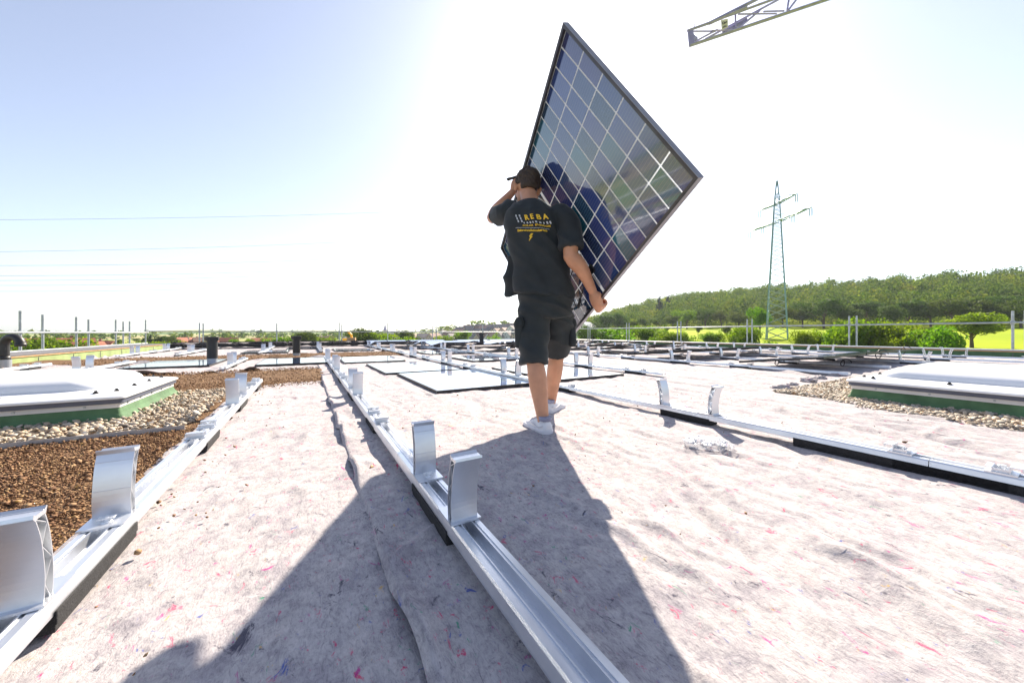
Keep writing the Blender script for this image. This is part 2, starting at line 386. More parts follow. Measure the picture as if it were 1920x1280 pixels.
# in roof frame local x = t, local y = s
b = MB(); b.box(((T0 + T1) / 2, (S0 + S1) / 2, -.17), (T1 - T0 + 1.6, S1 - S0 + 1.6, .24))
tag(roofobj(b, 'roof_slab', M['bitumen']), kind='structure')
b = MB(); b.box(((T0 + T1) / 2, (S0 + S1) / 2, -5.3), (T1 - T0 + 1.3, S1 - S0 + 1.3, 9.98))
tag(roofobj(b, 'office_building', M['wall']), 'pale rendered flat roofed building whose roof the solar mounting stands on', 'building')
def parapet(name, label, face, top, trim, t0, t1, s0, s1, side, zt=.19):
    e = empty(name, (0, 0, 0), RZ, label, 'parapet')
    b = MB(); b.box(((t0 + t1) / 2, (s0 + s1) / 2, zt / 2 - .08), (t1 - t0, s1 - s0, zt + .04)); roofobj(b, 'upstand', face, e)
    b = MB(); g = .02
    b.box(((t0 + t1) / 2, (s0 + s1) / 2, zt - .045), (t1 - t0 + 2 * g, s1 - s0 + 2 * g, .025)); roofobj(b, 'edge_board', trim, e)
    b = MB(); b.box(((t0 + t1) / 2, (s0 + s1) / 2, zt - .018), (t1 - t0 + 2 * g + .012, s1 - s0 + 2 * g + .012, .025)); roofobj(b, 'coping', top, e)
    L = (s1 - s0) if side in 'LR' else (t1 - t0); n = int(L / 1.25)
    for q in range(n):
        b = MB()
        if side in 'LR':
            x = t1 + .003 if side == 'L' else t0 - .003; b.box((x, s0 + 1.25 * (q + .5), zt / 2 - .07), (.006, .012, zt - .03))
        else: b.box((t0 + 1.25 * (q + .5), s0 - .003, zt / 2 - .07), (.012, .006, zt - .03))
        roofobj(b, 'joint', M['bitumen'], e)
    return e
parapet('roof_parapet', 'sunlit green roof edge upstand with grey coping on the left of the roof', M['sunlitgreen'], M['bitumen'], M['wood'], T0 - .75, T0, S0 - .5, S1, 'L')
parapet('roof_parapet', 'dark green roof edge upstand with orange wooden board and grey coping on the right', M['green'], M['sheet'], M['wood'], T1, T1 + .45, S0 - .5, S1, 'R', .2)
parapet('roof_parapet', 'low dark stained roof edge upstand across the far end of the roof', M['darkwall'], M['darkwall'], M['darkwall'], T0 - .75, T1 + .45, S1 + .003, S1 + .4, 'F', .17)

# substrate: brown planting soil under the left half
def grid(s, t): 
    Sg, Tg = np.meshgrid(s, t, indexing='ij'); ns, nt = Sg.shape
    i, j = np.meshgrid(np.arange(ns - 1), np.arange(nt - 1), indexing='ij')
    return Sg, Tg, np.stack([i * nt + j, i * nt + j + 1, (i + 1) * nt + j + 1, (i + 1) * nt + j], -1).reshape(-1, 4)
def spacing(a, b, d0, g):
    out = [a]
    while out[-1] < b: out.append(out[-1] + d0 * (1 + g * max(0, abs(out[-1]) - .5)))
    out[-1] = b; return np.array(out)
s = spacing(-1, 18.4, .02, .35); t = np.linspace(T0, 2.3, 300)
Sg, Tg, Q = grid(s, t); a, c = Sg.ravel(), Tg.ravel()
z = -.012 + .008 * n2(a * 3, c * 3, 3) + .006 * n2(a * 12, c * 12, 4) + .005 * n2(a * 40, c * 40, 5)
cov = np.maximum(ss(c, -.6, -.5) * (1 - ss(a, 4.7, 4.9)), np.maximum(ss(a, 6.95, 7.1) * (1 - ss(a, 9.3, 9.45)), ss(a, 11.7, 11.9)))
z -= .07 * np.maximum(cov, ss(c, .2, .3) * (1 - ss(a, 9.5, 9.6)))
z += .035 * ss(a, 9.4, 10) * (1 - ss(a, 11.3, 11.8)) + .03 * ss(a, 5.0, 5.4) * (1 - ss(a, 6.4, 6.9))
o = fastmesh('soil_substrate', np.stack([c, a, z], 1), Q[:, ::-1], M['substrate'], smooth=True, rz=RZ, loc=(0, 0, 0))
tag(o, 'brown crumbly roof planting soil lying between the fleece sheets', 'soil', kind='stuff')

# fleece sheets
VAL = []
def fleece_z(a, c, seed=0):
    # folds run along the rails; low valleys give the dark streaks
    w = n2(a * .9, c * .9, 11 + seed)
    f1 = n2(a * 1.1 + .8 * w, c * 6.5 + 1.3 * w, 12 + seed); f2 = n2(a * 2.6 + w, c * 14 + 2 * w, 13 + seed)
    rid = 1 - np.abs(n2(a * 1.3 + w, c * 4.2 + 1.5 * w, 14 + seed)) * 2.6
    amp = .6 + .8 * ss(c, .4, 2.6)
    zz = .0065 * f1 * amp * (.35 + .65 * ss(c, .3, 1.2)) + .0045 * f2 * amp + .009 * np.clip(rid, 0, 1) ** 2 * amp * (n2(a * .8, c * .8, 15) > -.1)
    zz += .003 * n2(a * 9, c * 12, 16) + .0016 * n2(a * 26, c * 30, 17) + .010 * w
    for (sa, ta, ls, lt, am) in VAL: zz += 1.5 * am * np.exp(-((a - sa) / ls) ** 2 - ((c - ta - .12 * np.sin((a - sa) * 5)) / lt) ** 2)
    return zz
def sc(px, py):
    dd = py - HZ; X = (px - 960) / dd * H; Y = F * H / dd
    return -.507 * X + .862 * Y, .862 * X + .507 * Y
for (px, py, ls, lt, am) in ((1760, 822, .25, .05, -.03), (1590, 800, .3, .035, -.022), (1340, 985, .18, .03, -.016), (1310, 905, .2, .03, -.014), (1500, 845, .25, .03, -.015), (1450, 770, .35, .03, .018), (1250, 1010, .2, .03, .012), (1650, 1090, .2, .04, .014),
                             (660, 800, .12, .05, .022), (645, 775, .1, .04, .02), (500, 805, .14, .05, .016), (1480, 700, .3, .06, .03), (1390, 660, .6, .08, .03), (900, 770, .3, .04, -.012), (700, 770, .12, .03, .012)):
    s_, t_ = sc(px, py); VAL.append((s_, t_, ls, lt, am))
CR = []
g_ = np.random.default_rng(44)
for _ in range(130):
    s_, t_ = g_.uniform(.2, 4.6), g_.uniform(.55, 4.3); CR.append((s_, t_, g_.uniform(.06, .3), g_.uniform(.011, .02), g_.uniform(.004, .011), g_.normal() * .16))
for _ in range(26): CR.append((g_.uniform(.6, 4.8), g_.uniform(-.4, .3), g_.uniform(.03, .12), g_.uniform(.016, .028), g_.uniform(.005, .012), g_.normal() * .5))
def creases(a, c):
    z = np.zeros_like(a)
    for (s_, t_, L, w, am, sl) in CR:
        m = (np.abs(a - s_) < 2.6 * L) & (np.abs(c - t_) < .16 + L * .6); da = a[m] - s_; dc = c[m] - t_ - sl * da - .012 * np.sin(da * 28 + s_ * 9)
        z[m] += am * np.exp(-(da / L) ** 2) * (np.exp(-(dc / w) ** 2) - .5 * np.exp(-((dc + 1.8 * w) / (1.5 * w)) ** 2))
    return z
def sheet(label, s0, s1, tl, tr, z0, seed=0, d0=.012, lift=.022, ends=True, nt=None, cat='fleece'):
    s = spacing(s0, s1, d0, .45) if s0 < .5 else np.linspace(s0, s1, int((s1 - s0) / (.02 + .006 * s0)))
    w = tr(0) - tl(0)
    if w > 6: base = spacing(0, w, .012, .45) / w
    else: base = np.linspace(0, 1, nt or int(w / .018))
    Sg, Bg, Q = grid(s, base); a = Sg.ravel(); bb = Bg.ravel()
    def wob(a, k): return .02 * n2(a * 1.6, a * 0 + k, 31 + seed) + .012 * n2(a * 6, a * 0 + k, 32 + seed)
    L = tl(a) + wob(a, 1.5); Rr = tr(a) + wob(a, 7.5); c = L + (Rr - L) * bb
    aw = a.copy()
    if ends:
        e0 = np.exp(-((a - s0) / .5) ** 2); e1 = np.exp(-((a - s1) / .5) ** 2)
        aw += (.1 * n2(c * 1.7, c * 0 + 3.3, 41 + seed) + .04 * n2(c * 6, c * 0 + 1.3, 42 + seed)) * (e0 + e1)
    z = z0 + fleece_z(aw, c, 0) + creases(aw, c)
    de = np.minimum(c - L, Rr - c)
    if ends: de = np.minimum(de, np.minimum(a - s0, s1 - a))
    z += lift * np.exp(-(de / .045) ** 2) * np.clip(.15 + 1.3 * n2(aw * 4, c * 4, 51 + seed), 0, 1) * 1.5
    z += .012 * np.exp(-(de / .18) ** 2) * n2(aw * 7, c * 7, 52 + seed)
    z -= .02 * (de < .001)
    z = np.maximum(z, z0 - .045)
    o = fastmesh('fleece_sheet', np.stack([c, aw, z], 1), Q[:, ::-1], M['fleece'], smooth=True, rz=RZ, loc=(0, 0, 0))
    return tag(o, label, cat)
cst = lambda v: (lambda a: v + 0 * a)
sheet('large grey flecked fleece sheet covering the middle and right foreground', -1.5, 9.6, cst(.17), cst(14.4), .008, 0, lift=.02)
sheet('narrow grey fleece strip under the left rail beside the brown soil', -1.5, 5.0, cst(-.62), cst(.42), -.004, 3, lift=.012)
sheet('grey fleece strip under the laid panels left of the two black vent pipes', 6.85, 9.5, cst(-4.3), cst(.42), .004, 5, lift=.06)
sheet('pale fleece sheet right of the farthest soil patch', 9.3, 11.9, cst(2.1), cst(14.4), .002, 7, lift=.03)
sheet('pale fleece sheet at the far end of the roof', 11.6, 18.3, cst(-4.3), cst(14.4), -.002, 9, lift=.04)

# crumbs on the near soil patch
def icos(sub):
    bm = bmesh.new(); bmesh.ops.create_icosphere(bm, subdivisions=sub, radius=1); V = np.array([v.co[:] for v in bm.verts]); Fc = np.array([[v.index for v in f.verts] for f in bm.faces]); bm.free(); return V, Fc
def scatter(name, P, size, flat, sub, mat, jitter=.25):
    V0, F0 = icos(sub); n = len(P); nv = len(V0)
    S = size[:, None, None] * (1 + jitter * rng.standard_normal((n, nv, 1)) * .35)
    A = rng.random(n) * 2 * PI; st = .75 + .6 * rng.random((n, 1))
    loc = V0[None] * np.stack([np.ones(n), st[:, 0], np.full(n, flat)], 1)[:, None, :] * S
    ti = rng.standard_normal((n, 2)) * .3
    z = loc[..., 2] + loc[..., 0] * ti[:, :1] + loc[..., 1] * ti[:, 1:]
    ca, sa = np.cos(A)[:, None], np.sin(A)[:, None]
    x = loc[..., 0] * ca - loc[..., 1] * sa; y = loc[..., 0] * sa + loc[..., 1] * ca
    V = np.stack([x + P[:, :1], y + P[:, 1:2], z + P[:, 2:3]], -1).reshape(-1, 3)
    Fc = (F0[None] + (np.arange(n) * nv)[:, None, None]).reshape(-1, 3)
    return fastmesh(name, V, Fc, mat, smooth=sub > 1 or True, rz=RZ, loc=(0, 0, 0))
def cloud(n, t0, t1, s0, s1, dens=None):
    P = np.stack([rng.uniform(t0, t1, n), rng.uniform(s0, s1, n), np.zeros(n)], 1)
    return P
P = cloud(42000, -2.4, -.6, .7, 2.95); P = P[P[:, 0] > -2.4 + (2.95 - P[:, 1]) * .3]
P[:, 2] = rng.uniform(-.012, .004, len(P)) + .006 * n2(P[:, 0] * 6, P[:, 1] * 6, 8)
P2 = cloud(11000, -3.2, .17, 4.8, 6.95); P2[:, 2] = rng.uniform(0, .028, len(P2))
P3 = cloud(7000, -4, 2.2, 9.5, 11.6); P3[:, 2] = rng.uniform(.0, .035, len(P3))
P4 = cloud(900, -.62, -.05, .8, 4.9); P4 = P4[rng.random(len(P4)) < np.exp(-(P4[:, 0] + .62) * 7)]; P4[:, 2] = .006
P5 = cloud(260, -.6, .15, 4.6, 4.98); P5[:, 2] = .012; P6 = cloud(160, .5, 4.0, .5, 4.5); P6[:, 2] = .012
P = np.concatenate([P, P2, P3, P4, P5, P6])
sz = rng.uniform(.0018, .0052, len(P)) * np.where(rng.random(len(P)) < .06, 2.0, 1) * (1 + .12 * np.maximum(0, P[:, 1] - 2))
tag(scatter('soil_crumbs', P, sz, .7, 1, M['crumbs'], .5), 'loose brown crumbs of expanded clay and soil on the planting layer', 'soil', kind='stuff')
# gravel
def pebbles(boxes, excl, n, label, lay=.03):
    Ps = []
    for (t0, t1, s0, s1, k) in boxes:
        P = cloud(int(n * k), t0, t1, s0, s1)
        for (a0, a1, c0, c1) in excl: P = P[~((P[:, 0] > a0) & (P[:, 0] < a1) & (P[:, 1] > c0) & (P[:, 1] < c1))]
        Ps.append(P)
    st = cloud(60, boxes[0][0] - .25, boxes[0][1] + (.05 if boxes[0][1] < 0 else -.1), boxes[0][2] - .05, boxes[0][3] + .1); Ps.append(st[:28])
    P = np.concatenate(Ps); P[:, 2] = rng.uniform(-.006, lay, len(P)) + .006 * n2(P[:, 0] * 5, P[:, 1] * 5, 61)
    sz = rng.uniform(.006, .0145, len(P)) * np.where(rng.random(len(P)) < .1, 1.5, 1)
    return tag(scatter('gravel', P, sz, .62, 2, M['pebbles'], .22), label, 'gravel', kind='stuff')
pebbles([(-3.3, -.66, 2.94, 4.66, .8), (-4.7, -4.0, 5.5, 9.5, .25)], [(-2.9, -1.1, 3.45, 4.55)], 12500, 'round pale pebbles around the left skylight')
pebbles([(3.9, 4.3, -.3, 1.25, .35), (4.0, 6.1, 1.15, 1.68, .65), (3.72, 3.95, -.3, 1.0, .12)], [(4.25, 5.7, -.3, 1.15)], 9000, 'round grey pebbles around the right skylight')
def strip(t0, t1, s0, s1, label):
    b = MB(); b.box(((t0 + t1) / 2, (s0 + s1) / 2, .006), (max(.004, t1 - t0), max(.004, s1 - s0), .03)); b.box(((t0 + t1) / 2, (s0 + s1) / 2 + (.02 if s1 - s0 < .1 else 0), -.006), (max(.01, t1 - t0), max(.01, s1 - s0), .004))
    tag(b.build('edging_strip', M['sheet'], None, loc=(0, 0, 0), rz=RZ), label, 'edging')
strip(-3.4, -.66, 2.93, 2.934, 'thin metal gravel stop edging between pebbles and brown soil on the left')
strip(-3.4, -1.15, 4.68, 4.684, 'thin metal gravel stop edging behind the left skylight')
strip(4.05, 6.15, 1.69, 1.694, 'thin metal gravel stop edging along the far side of the right pebbles')
# rumpled fleece lumps by the right gravel
def lump(px, py, r, label):
    s_, t_ = sc(px, py); V0, F0 = icos(4); n = vnoise(V0 * 2.2 + px, 3) * .35 + vnoise(V0 * 5 + px, 4) * .18 + (1 - 2 * np.abs(vnoise(V0 * 3.3 + px, 9))) * .15
    V = V0 * (1 + n)[:, None] * np.array((r, r * .8, r * .5)) + np.array((0, 0, r * .25))
    o = fastmesh('fleece_scrap', V, F0, M['fleece'], smooth=True, loc=RC(s_, t_, 0), rz=RZ + px); tag(o, label, 'fleece scrap')
for q, (px, py, r, w) in enumerate(((1466, 731, .075, 'leftmost grey wad of bunched fleece beside the right pebbles'), (1486, 725, .065, 'second grey wad of bunched fleece from the left by the right pebbles'), (1515, 717, .08, 'third dark grey wad of bunched fleece along the gravel edging'), (1537, 711, .075, 'fourth grey wad of bunched fleece, next to the far gravel edging'), (1566, 706, .06, 'rightmost grey wad of bunched fleece at the skylight end'))): lump(px, py, r, w)

# ------------------------------------------------------------------ skylights
def skylight(t0, t1, s0, s1, label, zk=.1):
    w, l = t1 - t0, s1 - s0; e = empty('skylight', RC((s0 + s1) / 2, (t0 + t1) / 2, 0), RZ, label, 'skylight')
    def ring(hw, hl, z, r=.05, n=6):
        P = []
        for (sx, sy, a0) in ((1, 1, 0), (-1, 1, PI / 2), (-1, -1, PI), (1, -1, 1.5 * PI)):
            for q in range(n + 1):
                a = a0 + PI / 2 * q / n; P.append((sx * (hw - r) + r * math.cos(a), sy * (hl - r) + r * math.sin(a), z))
        return np.array(P)
    hw, hl = w / 2, l / 2
    b = MB(); b.loft([ring(hw + .10, hl + .10, -.03, .02), ring(hw + .05, hl + .05, .012, .02), ring(hw + .02, hl + .02, .05, .02), ring(hw, hl, zk + .01, .02)]); b.build('kerb', M['green'], e)
    b = MB(); b.loft([ring(hw + .012, hl + .012, zk - .012, .02), ring(hw + .012, hl + .012, zk + .018, .02)]); b.build('clamping_strip', M['whitestrip'], e)
    b = MB(); b.loft([ring(hw + .028, hl + .028, zk + .019, .03), ring(hw + .028, hl + .028, zk + .062, .03)]); b.build('gasket', M['greystrip'], e)
    b = MB(); z = zk + .062
    b.loft([ring(hw + .042, hl + .042, z - .012, .04), ring(hw + .042, hl + .042, z + .004, .04), ring(hw - .01, hl - .01, z + .02, .05), ring(hw - .12, hl - .12, z + .04, .06)]); b.build('flange', M['dome'], e, True, .003)
    # dome
    rings = []; n = 14
    for q in range(n + 1):
        f = q / n; a = f * PI / 2; k = math.cos(a) ** .55; h = math.sin(a) ** .9
        rings.append(ring((hw - .13) * max(k, .02), (hl - .13) * max(k, .02), z + .036 + .118 * h, max(.004, min(.12, (hl - .13) * max(k, .02) * .6)), 8))
    b = MB(); b.loft(rings); b.build('dome', M['dome'], e, True)
    for sx in (-1, 1):
        for q in range(4):
            b = MB(); x = sx * (hw - .045); y = -hl + .12 + (l - .24) * q / 3
            b.tube([(x, y, z + .008), (x, y, z + .034)], .014, 10); b.tube([(x, y, z + .034), (x, y, z + .044)], .008, 8); b.build('toggle', M['blackplastic'], e)
    for sy in (-1, 1):
        for q in range(4):
            b = MB(); y = sy * (hl - .045); x = -hw + .12 + (w - .24) * q / 3
            b.tube([(x, y, z + .008), (x, y, z + .034)], .014, 10); b.tube([(x, y, z + .034), (x, y, z + .044)], .008, 8); b.build('toggle', M['blackplastic'], e)
    for sy, sx in ((-1, 0), (1, 0), (0, -1), (0, 1)):
        for q in range(5):
            d = -.5 + (q + .5) / 5
            c = np.array((d * w, sy * (hl + .012), zk + .005)) if sy else np.array((sx * (hw + .012), d * l, zk + .005))
            nn = np.array((0, sy, 0)) if sy else np.array((sx, 0, 0))
            b = MB(); b.tube([c - nn * .002, c + nn * .006], .007, 8); b.build('screw', M['galv'], e)
    return e
skylight(-2.62, -1.12, 3.45, 4.58, 'milky domed skylight on a green kerb among pebbles at the left edge')
skylight(4.22, 5.75, -.35, 1.15, 'milky domed skylight on a dark green kerb at the right edge', .115)

# ------------------------------------------------------------------ mounting rails
def arc(pts, n=14):
    pts = np.array(pts, float); m = len(pts); u = np.linspace(0, m - 1, n); i = np.clip(u.astype(int), 0, m - 2); f = u - i
    p0 = pts[np.maximum(i - 1, 0)]; p1 = pts[i]; p2 = pts[i + 1]; p3 = pts[np.minimum(i + 2, m - 1)]; f = f[:, None]
    return .5 * ((2 * p1) + (-p0 + p2) * f + (2 * p0 - 5 * p1 + 4 * p2 - p3) * f ** 2 + (-p0 + 3 * p1 - 3 * p2 + p3) * f ** 3)
def meshof(mb, name, mat, bevel=0):
    me = bpy.data.meshes.new(name); me.from_pydata(np.concatenate(mb.v).tolist(), [], mb.f); me.materials.append(mat); me.update(); return me
def tall_mesh():
    # extruded support: two curved walls, hook on top, truss webs between (local y = away from the pair)
    cl = arc([(-.002, 0), (-.006, .05), (-.001, .1), (.009, .145), (.024, .182)], 16); b = MB(); hw = .039
    def wall(off, th):
        T = np.gradient(cl, axis=0); T /= np.linalg.norm(T, axis=1)[:, None]; N = np.stack([T[:, 1], -T[:, 0]], 1)
        A = cl + N * off; B = cl + N * (off + th); b.extrude([tuple(p) for p in A] + [tuple(p) for p in B[::-1]], -hw, hw); return A, N
    A, N = wall(.012, .0022); B, _ = wall(-.0142, .0022)
    for k in range(0, 15, 3):
        p, q = (A[k], B[min(k + 3, 15)]) if (k // 3) % 2 else (B[k] + N[k] * .002, A[min(k + 3, 15)])
        d = np.array((q[0] - p[0], q[1] - p[1])); d /= np.linalg.norm(d); nn = np.array((-d[1], d[0])) * .0008
        b.extrude([tuple(p + nn), tuple(q + nn), tuple(q - nn), tuple(p - nn)], -hw + .001, hw - .001)
    tp = cl[-1]
    b.extrude([(tp[0] - .018, tp[1] - .004), (tp[0] + .016, tp[1] - .006), (tp[0] + .02, tp[1] - .001), (tp[0] + .018, tp[1] + .006), (tp[0] + .012, tp[1] + .003), (tp[0] - .014, tp[1] + .004), (tp[0] - .02, tp[1] + .010), (tp[0] - .023, tp[1] + .008)], -hw - .0005, hw + .0005)
    # foot plate towards the pair
    b.box((0, -.03, .003), (.09, .11, .005)); b.tube([(0, -.05, .005), (0, -.05, .02)], .007, 6); b.tube([(0, -.05, .005), (0, -.05, .009)], .012, 12)
    b.box((0, -.05, .016), (.034, .02, .003))
    return meshof(b, 'support_post', M['alu'])
def low_mesh():
    b = MB(); b.box((0, 0, .003), (.084, .075, .005)); b.box((0, .02, .017), (.07, .003, .028)); b.box((0, .034, .0315), (.07, .03, .003)); b.box((0, .0475, .026), (.07, .003, .012))
    b.box((0, -.02, .012), (.07, .003, .018)); b.box((0, -.028, .021), (.07, .016, .003)); b.tube([(0, 0, .004), (0, 0, .026)], .006, 8); b.tube([(0, 0, .022), (0, 0, .029)], .011, 6)
    b.box((.028, 0, .012), (.003, .04, .012)); b.box((-.028, 0, .012), (.003, .04, .012))
    return meshof(b, 'low_clamp', M['alu'])
TALL = tall_mesh(); LOW = low_mesh()
def prof():
    # cross section of the rail (x across, z up), open channel in the middle
    o = [(-.045, 0), (.045, 0), (.045, .006), (.041, .028), (.038, .034), (.024, .034), (.024, .031), (.017, .031), (.017, .035), (.0145, .035), (.0145, .006), (-.0145, .006), (-.0145, .035), (-.017, .035), (-.017, .031), (-.024, .031), (-.024, .034), (-.038, .034), (-.041, .028), (-.045, .006)]
    return o
def rail(x0, y0, ang, s0, s1, pairs, lows, label, pads=True, detail=True, group=None, extra=()):
    """a rail whose local y runs along it from the point x0,y0"""
    e = empty('mounting_rail', (x0, y0, 0), ang, label, 'mounting rail', group)
    b = MB(); pf = prof(); L = s1 - s0; nseg = max(1, int(L / 2.35)); cuts = np.linspace(s0, s1, nseg + 1)
    for q in range(nseg): 
        b.extrude(pf[::-1], cuts[q] + .0015, cuts[q + 1] - .0015, 'y')
    o = b.build('rail_profile', M['alu'], e); o.location = (0, 0, .036)
    def part(me, y, flip):
        o = bpy.data.objects.new(me.name, me); COL.objects.link(o); o.parent = e; o.location = (0, y, .0705); o.rotation_euler = (0, 0, PI if flip else 0)
    for p in pairs:
        a, c = p if isinstance(p, tuple) else (p, p + .36)
        part(TALL, a, True); part(TALL, c, False)
    for p in lows:
        a, c = p if isinstance(p, tuple) else (p, p + .29)
        part(LOW, a, True); part(LOW, c, False)
    if pads:
        for a, c in [((p if isinstance(p, tuple) else (p, p + .36))) for p in pairs] + [((p if isinstance(p, tuple) else (p, p + .29))) for p in lows] + list(extra):
            b = MB(); m_ = (a + c) / 2; l = max(.3, c - a - .01); b.box((0, m_, .018), (.094, l, .035)); b.box((-.0475, m_, .03), (.004, l, .028)); b.box((.0475, m_, .03), (.004, l, .028))
            b.build('rubber_pad', M['rubber'], e, bevel=.003)
    return e
def gpt(px, py, h=.53): dd = py - HZ; return (px - 960) / dd * h, F * h / dd
# near rails (t positions measured on the roof)
def rail_t(t, s0, s1, pairs, lows, label, **k):
    x, y, _ = RC(0, t); return rail(x, y, RZ, s0, s1, pairs, lows, label, **k)
rail_t(.385, -1.0, 9.3, [(.93, 1.31), (3.3, 3.67), (5.7, 6.08), (8.1, 8.48)], [(2.2, 2.46), (4.55, 4.85), (6.95, 7.25)], 'long aluminium mounting rail running up the middle of the fleece past the man')
rail_t(-.48, -1.0, 4.95, [(1.06, 1.46), (3.33, 3.72)], [(2.34, 2.56), (4.42, 4.72)], 'aluminium mounting rail at the left between brown soil and fleece')
rail_t(2.28, -2.0, 17.0, [(1.29, 1.66), (3.72, 4.1), (6.15, 6.5), (8.55, 8.9), (10.95, 11.3), (13.35, 13.7), (15.7, 16.05)], [(.2, .46), (2.7, 2.98), (5.1, 5.4), (7.5, 7.8), (9.9, 10.2), (12.3, 12.6), (14.7, 15)], 'aluminium mounting rail right of the man with two lone upright posts', extra=[(-.1, .85)])
def series(a, b, off): return [x for x in np.arange(off - 4.8, b, 2.4) if a < x < b - .4]
wd = {4.12: 'fourth', 6.3: 'fifth', 8.07: 'sixth', 9.84: 'seventh', 11.6: 'eighth', 13.3: 'ninth'}
for tt, s0 in ((4.12, 3.0), (6.3, 1.75), (8.07, 1.75), (9.84, 1.2), (11.6, .6), (13.3, .2)):
    off = 4.4 if tt == 4.12 else 1.65
    rail_t(tt, s0, 17.2, series(s0, 17.2, off), series(s0, 17.2, off + 1.33), 'mounting rail with short posts, %s from the left on the right half of the roof' % wd[tt])
for tt, s0, s1, w in ((-1.13, 7.0, 9.4, 'short mounting rail with posts just left of the nearer black vent pipe'), (-2.85, 6.9, 9.4, 'short mounting rail with posts behind the left skylight'),
                      (-3.9, 6.9, 9.4, 'short mounting rail with one pair of posts nearest the sunlit green parapet')):
    rail_t(tt, s0, s1, [7.62 if tt > -2 else 7.5], [8.8], w)
for q, tt in enumerate((-3.9, -2.85, -1.13, .385)):
    rail_t(tt, 12.0, 17.2, series(12.0, 17.2, 12.8 + .3 * (q % 2)), series(12, 17.2, 14.1 + .3 * (q % 2)), 'far mounting rail beyond the second soil patch, %s from the left' % ordw(q))

# ------------------------------------------------------------------ solar panels
PW, PL, PT = 1.134, 1.722, .032
def panel_meshes():
    b = MB()
    for (x0, x1, y0, y1) in ((0, .0016, 0, PL), (PW - .0016, PW, 0, PL), (.0016, PW - .0016, 0, .0016), (.0016, PW - .0016, PL - .0016, PL)):
        b.box(((x0 + x1) / 2, (y0 + y1) / 2, -PT / 2 + .002), (x1 - x0, y1 - y0, PT))
    outer = meshof(b, 'frame_edge', M['blackframe']); outer2 = outer.copy(); outer2.materials[0] = M['frameedge']
    b = MB()
    for (x0, x1, y0, y1) in ((.0016, .009, .0016, PL - .0016), (PW - .009, PW - .0016, .0016, PL - .0016), (.009, PW - .009, .0016, .009), (.009, PW - .009, PL - .009, PL - .0016)):
        b.box(((x0 + x1) / 2, (y0 + y1) / 2, -PT / 2 + .002), (x1 - x0, y1 - y0, PT - .001))
    for (x0, x1, y0, y1) in ((.0016, .018, .0016, PL - .0016), (PW - .018, PW - .0016, .0016, PL - .0016), (.018, PW - .018, .0016, .018), (.018, PW - .018, PL - .018, PL - .0016)):
        b.box(((x0 + x1) / 2, (y0 + y1) / 2, -PT + .0035), (x1 - x0 - .0004, y1 - y0 - .0004, .002))
    inner = meshof(b, 'frame', M['frame'])
    b = MB(); b.box((PW / 2, PL / 2, -.003), (PW - .0185, PL - .0185, .005)); cells = meshof(b, 'cell_glass', M['cells'])
    b = MB(); b.box((0, .861, -.0125), (.05, .085, .013)); jb = meshof(b, 'junction_box', M['blackplastic'])
    return outer, inner, cells, jb, outer2
PM = panel_meshes()
def make_panel(label, group=None, jbox=True):
    e = empty('solar_panel', (0, 0, 0), 0, label, 'solar panel', group)
    for me, x in [(m_, 0) for m_ in ((PM[4],) if jbox else (PM[0],)) + PM[1:3]] + ([(PM[3], x) for x in (.19, .567, .945)] if jbox else []):
        o = bpy.data.objects.new(me.name.split('.')[0], me); COL.objects.link(o); o.parent = e; o.location = (x, 0, 0)
    return e
def laid(s, t, label, rot=0.):
    e = make_panel(label, None, False); x, y, _ = RC(s, t); e.location = (x, y, PT + .008); e.rotation_euler = (0, 0, RZ + rot); return e
laid(3.27, 1.085, 'large flat solar panel lying on the fleece just left of the man')
laid(5.08, .95, 'flat solar panel lying behind the one left of the man', .01)
laid(7.3, .62, 'flat solar panel lying nearest to the black vent pipe beside the middle rail')
laid(3.33, 2.62, 'flat solar panel lying behind the right foot of the man, right of the rail', .02)
laid(6.45, 2.9, 'flat solar panel lying right of the rail with mirrored dark posts in its glass', -.01)
laid(9.1, 2.85, 'smaller looking flat solar panel far behind, right of the rail')
laid(7.95, -2.6, 'flat solar panel lying left of the nearer vent pipe, behind the left skylight')
laid(7.57, -.78, 'flat solar panel lying in front of the second vent pipe, on rumpled fleece')
laid(12.2, .8, 'distant flat solar panel lying beyond the second soil patch', .02)
laid(12.3, -1.6, 'distant flat solar panel lying left beyond the second soil patch')
laid(14.6, -.6, 'distant flat solar panel lying near the far end, dark glass', .01)
laid(12.4, 3.0, 'distant flat solar panel between two rails near the far end')
TILT = math.asin((.255 - .115) / PW)
def tilted(s_high, s_low, t, label, grp):
    """long edge across the rails, high edge at s_high"""
    e = make_panel(label, grp, False); sgn = 1 if s_low > s_high else -1
    hx, hy, _ = RC(s_high, t + (0 if sgn > 0 else 0)); 
    ex = np.array((*(D2 * sgn * math.cos(TILT)), -math.sin(TILT)))       # local x: down the slope
    ey = np.array((*(R2 * -sgn), 0.)); ez = np.cross(ex, ey)
    org = np.array((hx, hy, .262)) + (np.array((*R2, 0)) * PL if sgn > 0 else 0)
    Mx = Matrix(((ex[0], ey[0], ez[0], org[0]), (ex[1], ey[1], ez[1], org[1]), (ex[2], ey[2], ez[2], org[2]), (0, 0, 0, 1)))
    e.matrix_world = Mx; return e
cols = [(4.14, 'column beside the bare posts', [6]), (6.32, 'left column of the tilted field', [2]), (8.09, 'middle column of the tilted field', [2]), (9.86, 'right column of the tilted field', [2])]
rowno = 0
